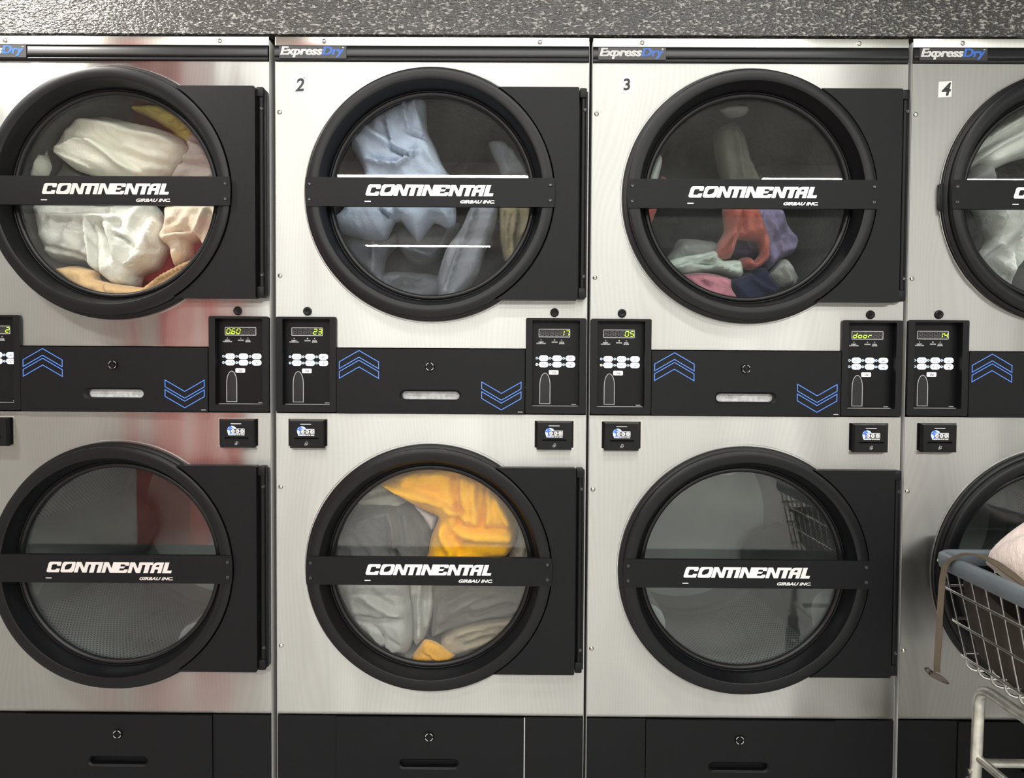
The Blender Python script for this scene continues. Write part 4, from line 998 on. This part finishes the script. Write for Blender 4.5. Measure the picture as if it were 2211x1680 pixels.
def cloth_mesh(name, poly, y0, bulge, ang, freq, amp, creases, seed, step=0.0062, bowl=None):
    rng = random.Random(seed)
    poly = smooth_poly(poly)
    P = np.array(poly)
    lo, hi = P.min(0), P.max(0)
    gx = np.arange(lo[0], hi[0], step); gz = np.arange(lo[1], hi[1], step*0.87)
    pts = []
    for j, z in enumerate(gz):
        for x in gx: pts.append((x+(step/2 if j % 2 else 0)+rng.uniform(-.0006, .0006), z+rng.uniform(-.0006, .0006)))
    pts = np.array(pts)
    d, ins = inside_dist(pts, poly)
    keep = ins & (d > step*0.6)
    inner = pts[keep]
    nb = len(poly)
    v2 = [Vector(p) for p in poly] + [Vector(p) for p in inner]
    edges = [(i, (i+1) % nb) for i in range(nb)]
    vo, eo, fo, *_ = geometry.delaunay_2d_cdt(v2, edges, [list(range(nb))], 1, 1e-6)
    A = np.array([tuple(v) for v in vo])
    d, ins = inside_dist(A, poly)
    d[d < 1e-4] = 0
    w = max(0.018, 0.45*float(d.max()))
    t = np.clip(d/w, 0, 1)
    prof = np.sqrt(1-(1-t)**2)
    edge = np.clip(d/0.022, 0, 1); edge = edge*edge*(3-2*edge)
    ca, sa = math.cos(math.radians(ang)), math.sin(math.radians(ang))
    H = bulge*prof
    F = np.zeros(len(A))
    for i, (x, z) in enumerate(A):
        u, v = x*ca+z*sa, -x*sa+z*ca
        wx = noise.noise((x*5+seed, z*5, seed*1.7))*0.05; wz = noise.noise((x*5, z*5+seed, seed*2.3))*0.05
        u, v = u+wx, v+wz
        n1 = 1-2*abs(noise.noise((u*freq*0.5+seed*3.1, v*freq*1.5, seed)))
        n2 = 1-2*abs(noise.noise((u*freq*1.3+seed, v*freq*3.2+seed, 7.0)))
        n3 = 1-2*abs(noise.noise((u*freq*3.6+wx*20, v*freq*6.5, seed+3.0)))
        F[i] = 1.5*amp*(0.9*n1+0.55*n2+0.18*n3)
    for x0, z0, x1, z1, wd, h in creases:
        a = np.array((x0, z0)); e = np.array((x1, z1))-a; L = math.hypot(*e); e = e/L
        r = A-a; s = r@e; q = r@np.array((-e[1], e[0]))
        q = q + 0.15*wd*np.sin(s/L*5+seed)
        taper = np.exp(-np.maximum(0, np.abs(s/L-0.5)-0.4)**2/0.03)
        F += 1.5*h*taper*(np.exp(-(q/(wd*0.42))**2) - 0.45*np.exp(-((q-wd*0.75)/(wd*0.5))**2))
    H = H + F*edge
    Y = np.maximum(y0-H, 0.047)
    B = np.zeros(len(A))
    if bowl is not None:
        r = np.hypot(A[:, 0], A[:, 1]-bowl)/0.316
        B = -(y0+0.12-0.09)*np.clip(r, 0, 1)**9
        Y = Y+B
    bm = bmesh.new()
    fr = [bm.verts.new((A[i, 0], Y[i] if d[i] > 0 else y0+B[i], A[i, 1])) for i in range(len(A))]
    bk = [None]*len(A)
    for i in range(len(A)):
        bk[i] = fr[i] if d[i] <= 0 else bm.verts.new((A[i, 0], y0+0.08*bulge*prof[i]+0.003+B[i], A[i, 1]))
    for f in fo:
        try:
            bm.faces.new([fr[i] for i in f]); bm.faces.new([bk[i] for i in reversed(f)])
        except ValueError: pass
    return finish(bm, name, 180)

CLOTH_GAIN = 1.2
stacks = {}
for k, spec in enumerate(GARMENTS): stacks.setdefault((spec[0], spec[1]), []).append((spec[6], k, spec))
CELL = 0.006
def cells(me):
    """front and back depth of a garment on a coarse grid"""
    n = len(me.vertices)
    co = np.empty(n*3); me.vertices.foreach_get('co', co); co = co.reshape(-1, 3)
    front, back = {}, {}
    for x, y, z in co:
        c = (int(x//CELL), int(z//CELL))
        for i in (-1, 0, 1):
            for j in (-1, 0, 1):
                q = (c[0]+i, c[1]+j)
                if y < front.get(q, 9): front[q] = y
                if y > back.get(q, -9): back[q] = y
    return front, back
for (m, deck), items in stacks.items():
    x, dz = DRYERS[m]; cz = CU if deck == 'U' else CL
    taken = {}
    for y0, k, (m, deck, name, label, cat, rgb, y0, bulge, ang, freq, amp, poly, creases) in sorted(items, key=lambda q: q[0]):
        y0 += 0.015
        seed = k+2
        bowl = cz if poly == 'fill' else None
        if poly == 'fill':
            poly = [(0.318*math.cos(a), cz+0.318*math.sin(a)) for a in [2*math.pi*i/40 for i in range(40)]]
        gx_, gz_ = sum(p[0] for p in poly)/len(poly), sum(p[1] for p in poly)/len(poly)
        if not bowl: poly = [(gx_+(p[0]-gx_)*1.05, gz_+(p[1]-gz_)*1.05) for p in poly]
        # the drum wall keeps everything within its radius
        poly = [p if math.hypot(p[0], p[1]-cz) <= 0.298 or bowl else (p[0]*0.298/math.hypot(p[0], p[1]-cz), cz+(p[1]-cz)*0.298/math.hypot(p[0], p[1]-cz)) for p in poly]
        me = cloth_mesh(name, poly, y0, bulge, ang, freq, amp, creases, seed, 0.0085 if y0 > 0.27 else 0.0062, bowl)
        dy = 0.0
        if bowl: dy = 0.12
        for it in range(0 if bowl else 3):
            me2 = me.copy(); me2.transform(Matrix.Translation((0, dy, 0)))
            front, back = cells(me2)
            bpy.data.meshes.remove(me2)
            need = max([taken[c]-y for c, y in front.items() if c in taken], default=-1)
            if need <= -0.002: break
            dy = min(dy+need+0.004, 0.04)
        for c, y in back.items():
            if y > taken.get(c, -9): taken[c] = y
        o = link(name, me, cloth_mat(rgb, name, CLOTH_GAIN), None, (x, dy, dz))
        prop(o, label, cat, 'laundry in the %s drum of dryer %d' % ('upper' if deck == 'U' else 'lower', m))
# ------------------------------------------------------------------ laundry cart in front of dryer 4
def cart():
    root = empty('laundry_cart', (1.27, -0.55, 0))
    prop(root, 'wire laundry cart with grey bumper rim and chrome legs at the right edge', 'cart')
    ox, oy = root.location.x, root.location.y
    def W_(p): return (p[0]-ox, p[1]-oy, p[2])
    X0, X1, Y1, Y0 = 1.007, 1.540, -0.092, -1.02        # outer rim; Y1 is the end by the dryers
    RZ = 0.713
    # bumper rim: rounded profile swept round a rounded rectangle
    def loop(inset, r, n=8):
        x0, x1, y0, y1 = X0+inset, X1-inset, Y0+inset, Y1-inset
        p = []
        for cx, cy, a in ((x1-r, y1-r, 0), (x0+r, y1-r, 90), (x0+r, y0+r, 180), (x1-r, y0+r, 270)):
            for i in range(n+1):
                t = math.radians(a+90*i/n); p.append((cx+r*math.cos(t), cy+r*math.sin(t)))
        return p
    bm = bmesh.new()
    prof = [(0.0, -0.010), (0.003, -0.026), (0.008, -0.032), (0.015, -0.031), (0.020, -0.020), (0.023, -0.004), (0.0225, 0.003), (0.018, 0.0075), (0.009, 0.008), (0.002, 0.003)]
    rings = []
    for ins, dz in prof:
        rings.append([bm.verts.new(W_((x, y, RZ+dz))) for x, y in loop(ins, 0.052-ins)])
    n = len(rings[0])
    for k in range(len(prof)):
        a, b = rings[k], rings[(k+1) % len(prof)]
        for i in range(n): bm.faces.new((a[i], a[(i+1) % n], b[(i+1) % n], b[i]))
    link('bumper_rim', finish(bm, 'bumper_rim', 50), MAT['bumper_grey'], root)
    # basket
    bx0, bx1, by1, by0 = 1.019, 1.522, -0.106, -1.0     # under the rim
    cx0, cx1, cy1, cy0 = 1.066, 1.476, -0.150, -0.95    # bottom
    zt, zb = 0.700, 0.448
    bm = bmesh.new()
    def lerp(a, b, t): return a+(b-a)*t
    rw = 0.0030
    ny = 16; nx = 8
    for i in range(ny+1):
        t = i/ny
        yt, yb = lerp(by1-0.03, by0+0.03, t), lerp(cy1-0.012, cy0+0.012, t)
        pts = [(bx0, yt, zt), (lerp(bx0, cx0, 0.92), yb, zb+0.028)] + [tuple(p) for p in arc_path((lerp(bx0, cx0, 0.92), yb, zb+0.02), (cx0, yb, zb), (cx0+0.03, yb, zb), 4)]
        pts += [tuple(p) for p in arc_path((cx1-0.03, yb, zb), (cx1, yb, zb), (lerp(bx1, cx1, 0.92), yb, zb+0.02), 4)] + [(bx1, yt, zt)]
        tube(bm, [W_(p) for p in pts], rw, 6)
    for i in range(1, nx):
        t = i/nx
        xt, xb = lerp(bx0+0.02, bx1-0.02, t), lerp(cx0+0.01, cx1-0.01, t)
        pts = [(xt, by1, zt)] + [tuple(p) for p in arc_path((xb, lerp(by1, cy1, .9), zb+0.024), (xb, cy1, zb-0.005), (xb, cy1-0.03, zb-0.005), 4)]
        pts += [tuple(p) for p in arc_path((xb, cy0+0.03, zb-0.005), (xb, cy0, zb-0.005), (xb, lerp(by0, cy0, .9), zb+0.024), 4)] + [(xt, by0, zt)]
        tube(bm, [W_(p) for p in pts], rw, 6)
    for z in (0.697, 0.636, 0.561, 0.482):
        t = (zt-z)/(zt-zb)
        x0, x1, y0, y1 = lerp(bx0, cx0, t)-0.004, lerp(bx1, cx1, t)+0.004, lerp(by0, cy0, t)-0.004, lerp(by1, cy1, t)+0.004
        r = 0.022
        p = []
        for cx, cy, a in ((x1-r, y1-r, 0), (x0+r, y1-r, 90), (x0+r, y0+r, 180), (x1-r, y0+r, 270)):
            for i in range(5):
                q = math.radians(a+90*i/4); p.append((cx+r*math.cos(q), cy+r*math.sin(q), z))
        tube(bm, [W_(q) for q in p+[p[0]]], 0.0034, 7, False)
    link('basket', finish(bm, 'basket', 60), MAT['chrome'], root)
    # tubular frame: two bent side rails that carry the basket, legs, lower stretchers
    lx0, lx1, ly1, ly0 = 1.062, 1.482, -0.215, -0.91
    zr, zl = 0.434, 0.175
    for x in (lx0, lx1):
        bm = bmesh.new()
        tube(bm, [W_(p) for p in [(x, ly1-0.05, zr), (x, ly0+0.05, zr)]], 0.0125, 14)
        link('side_rail', finish(bm, 'side_rail', 60), MAT['worn_chrome'], root)
        for y, s in ((ly1, -1), (ly0, 1)):
            bm = bmesh.new()
            pts = [(x-0.004 if x == lx0 else x+0.004, y, zl)] + [tuple(p) for p in arc_path((x, y, zr-0.05), (x, y, zr), (x, y+s*0.05, zr), 8)]
            tube(bm, [W_(p) for p in pts], 0.0125, 14)
            leg = link('leg', finish(bm, 'leg', 60), MAT['worn_chrome'], root)
            bm = bmesh.new()
            for zz in (0.235, 0.205):
                tube(bm, [W_((x-0.022, y, zz)), W_((x-0.010, y, zz))], 0.006, 8)
            link('bolt', finish(bm, 'bolt'), MAT['zinc'], leg)
            # caster
            bm = bmesh.new()
            tube(bm, [W_((x-0.004, y, 0.215)), W_((x-0.004, y, 0.165))], 0.019, 16)
            box(bm, x-0.026-ox, x+0.018-ox, y-0.020-oy, y+0.020-oy, 0.128, 0.168, 0.004)
            for q in (-0.026, 0.014):
                box(bm, x+q-ox, x+q+0.004-ox, y-0.016-oy, y+0.016-oy, 0.045, 0.13)
            c = link('caster', finish(bm, 'caster'), MAT['caster_grey'], root)
            bm = bmesh.new()
            tmp = bmesh.new(); lathe(tmp, [(0.0, -0.013), (0.02, -0.014), (0.05, -0.014), (0.0565, -0.010), (0.0575, 0.0), (0.0565, 0.010), (0.05, 0.014), (0.02, 0.014), (0.0, 0.013)], 32, False)
            me = finish(tmp, 'wheel')
            me.transform(Matrix.Rotation(math.pi/2, 4, 'Z')); me.transform(Matrix.Translation(W_((x-0.004, y, 0.0575))))
            bm.free()
            link('wheel', me, MAT['black_rubber'], c)
    bm = bmesh.new()
    for x in (lx0, lx1): tube(bm, [W_((x, ly1, 0.268)), W_((x, ly0, 0.268))], 0.0095, 12)
    link('lower_rail', finish(bm, 'lower_rail', 60), MAT['worn_chrome'], root)
    bm = bmesh.new()
    for y in (ly1, ly0): tube(bm, [W_((lx0, y, 0.254)), W_((lx1, y, 0.254))], 0.0095, 12)
    link('crossbar', finish(bm, 'crossbar', 60), MAT['worn_chrome'], root)
cart()

def heap(name, x0, x1, y0, y1, zlo, zside, ztop, amp, freq, seed, taper=0.0, xpow=2.6, peak=(0.5, 0.5)):
    """a soft closed heap filling a rectangle: flat below, folded and domed above"""
    bm = bmesh.new()
    n, m = 64, 96
    top = []; bot = []
    for i in range(n+1):
        rt = []; rb = []
        for j in range(m+1):
            u, v = i/n, j/m
            x, y = x0+(x1-x0)*u, y0+(y1-y0)*v
            # round the corners of the plan
            a, b = 2*u-1, 2*v-1
            k = (abs(a)**6+abs(b)**6)**(1/6)
            mx = max(abs(a), abs(b)) or 1
            s = (mx/k) if k > 1e-6 else 1
            x, y = (x0+x1)/2+(x-(x0+x1)/2)*s, (y0+y1)/2+(y-(y0+y1)/2)*s
            e = min(u, 1-u, v, 1-v)
            t = min(1, e/0.10); rim = math.sqrt(max(0, 1-(1-t)**2))
            dome = math.exp(-(((u-peak[0])/0.42)**2+((v-peak[1])/0.40)**2))
            p = (x*freq+seed, y*freq, seed*0.7)
            f = 1-2*abs(noise.noise((p[0]+0.4*noise.noise((x*4, y*4, seed)), p[1]*0.55, p[2])))
            f2 = noise.noise((x*freq*2.6, y*freq*2.1, seed+4.0))
            z = zside + (ztop-zside)*dome*rim + amp*(f*0.7+f2*0.5)*rim
            rt.append(bm.verts.new((x, y, max(z, zlo+0.01))))
            if e == 0: rb.append(rt[-1])
            else:
                rb.append(bm.verts.new(((x0+x1)/2+(x-(x0+x1)/2)*(1-taper*rim), (y0+y1)/2+(y-(y0+y1)/2)*(1-taper*rim), zside-(zside-zlo)*rim)))
        top.append(rt); bot.append(rb)
    for i in range(n):
        for j in range(m):
            bm.faces.new((top[i][j], top[i+1][j], top[i+1][j+1], top[i][j+1]))
            try: bm.faces.new((bot[i][j], bot[i][j+1], bot[i+1][j+1], bot[i+1][j]))
            except ValueError: pass
    return finish(bm, name, 180)

def laundry_in_cart():
    root = empty('laundry_bag', (1.27, -0.55, 0.47))
    prop(root, 'dark brown laundry bag inside the wire cart, its strap hanging over the rim', 'bag')
    off = Matrix.Translation((-1.27, 0.55, -0.47))
    # bag body: sagging sides inside the basket
    bm = bmesh.new()
    rings = []
    levels = [(0.463, 0.80), (0.470, 0.93), (0.50, 0.985), (0.55, 1.0), (0.61, 1.0), (0.655, 0.995), (0.668, 0.98), (0.664, 0.965), (0.60, 0.88)]
    N = 240
    for k, (z, s) in enumerate(levels):
        t = min(1, max(0, (z-0.452)/(0.700-0.452)))
        x0, x1 = 1.080-0.045*t, 1.462+0.045*t; y1, y0 = -0.166+0.040*t, -0.935-0.046*t
        ring = []
        for i in range(N):
            a = 2*math.pi*i/N
            c, q = math.cos(a), math.sin(a)
            k6 = (abs(c)**22+abs(q)**22)**(-1/22)
            px, py = (x0+x1)/2+(x1-x0)/2*s*c*k6, (y0+y1)/2+(y1-y0)/2*s*q*k6
            w = 0.006*(noise.noise((px*14, py*14, z*9))-0.4)
            zz = z + (0.008*noise.noise((px*7, py*7, 3.3)) if k >= 5 else 0) + (0.01*noise.noise((px*9, py*9, 8.3)) if k < 3 else 0)
            # the mouth of the bag droops towards the near end
            if k >= 5: zz -= 0.045*max(0, min(1, (-0.19-py)/0.25))
            ring.append(bm.verts.new((px+w*c*1.2, py+w*q*1.2, zz)))
        rings.append(ring)
    for a, b in zip(rings, rings[1:]):
        for i in range(N): bm.faces.new((a[i], a[(i+1) % N], b[(i+1) % N], b[i]))
    bm.faces.new(rings[0][::-1]); bm.faces.new(rings[-1])
    me = finish(bm, 'bag_body', 180); me.transform(off)
    link('bag_body', me, MAT['bag_brown'], root)
    # strap: a ribbon over the rim with a clip at its end
    path = [(1.062, -0.445, 0.692), (1.053, -0.412, 0.708), (1.046, -0.380, 0.719), (1.041, -0.340, 0.730), (1.036, -0.300, 0.7405), (1.029, -0.255, 0.7445), (1.021, -0.222, 0.7385), (1.011, -0.203, 0.7275),
            (0.999, -0.192, 0.714), (0.9915, -0.187, 0.692), (0.989, -0.184, 0.650), (0.987, -0.182, 0.580), (0.985, -0.182, 0.520), (0.983, -0.182, 0.470), (0.984, -0.182, 0.452)]
    P = [Vector(p) for p in path]
    # densify
    Q = []
    for i in range(len(P)-1):
        p0, p1, p2, p3 = P[max(0, i-1)], P[i], P[i+1], P[min(len(P)-1, i+2)]
        for k in range(5):
            t = k/5
            Q.append(0.5*((2*p1)+(p2-p0)*t+(2*p0-5*p1+4*p2-p3)*t*t+(3*p1-p0-3*p2+p3)*t**3))
    Q.append(P[-1])
    bm = bmesh.new(); rings = []
    for i, p in enumerate(Q):
        t = (Q[min(i+1, len(Q)-1)]-Q[max(i-1, 0)]).normalized()
        # width direction: across the rim on top, along the cart where it hangs, with a slow twist
        f = min(1, max(0, (i-18)/22))
        side = Vector((1.0, -0.1, 0)).lerp(Vector((0.25, 1.0, 0)), min(1, max(0, (i-24)/9))).lerp(Vector((-0.62, 0.78, 0)), min(1, max(0, (i-36)/14)))
        side = (side - t*side.dot(t)).normalized()
        nn = t.cross(side).normalized()
        hw, th = 0.0105-0.0035*f, 0.0011
        rings.append([bm.verts.new(p+side*hw+nn*th), bm.verts.new(p-side*hw+nn*th), bm.verts.new(p-side*hw-nn*th), bm.verts.new(p+side*hw-nn*th)])
    for a, b in zip(rings, rings[1:]):
        for k in range(4): bm.faces.new((a[k], a[(k+1) % 4], b[(k+1) % 4], b[k]))
    bm.faces.new(rings[0][::-1]); bm.faces.new(rings[-1])
    me = finish(bm, 'strap', 40); me.transform(off)
    st = link('strap', me, MAT['strap_olive'], root)
    bm = bmesh.new()
    prism(bm, [(-0.027, 0.0135), (-0.018, 0.0150), (-0.006, 0.006), (0.012, -0.003), (0.026, -0.016), (0.0265, -0.021), (0.021, -0.0205), (0.004, -0.0135), (-0.012, -0.006), (-0.024, 0.006)], [], -0.007, 0.007)
    bmesh.ops.bevel(bm, geom=bm.edges[:], offset=0.0012, segments=1, affect='EDGES')
    me = finish(bm, 'strap_clip', 40); me.transform(Matrix.Translation((0.983, -0.182, 0.446))); me.transform(off)
    link('strap_clip', me, MAT['strap_buckle'], st)
    # white laundry heaped in the bag
    me = heap('white_laundry', 1.050, 1.492, -0.960, -0.165, 0.645, 0.716, 0.845, 0.020, 6.0, 5.0, 0.24, peak=(0.32, 0.74))
    o = link('white_linen', me, cloth_mat((226, 210, 202), 'white_linen', 1.0))
    prop(o, 'heap of creamy white linen bulging from the brown bag in the cart', 'linen')
laundry_in_cart()
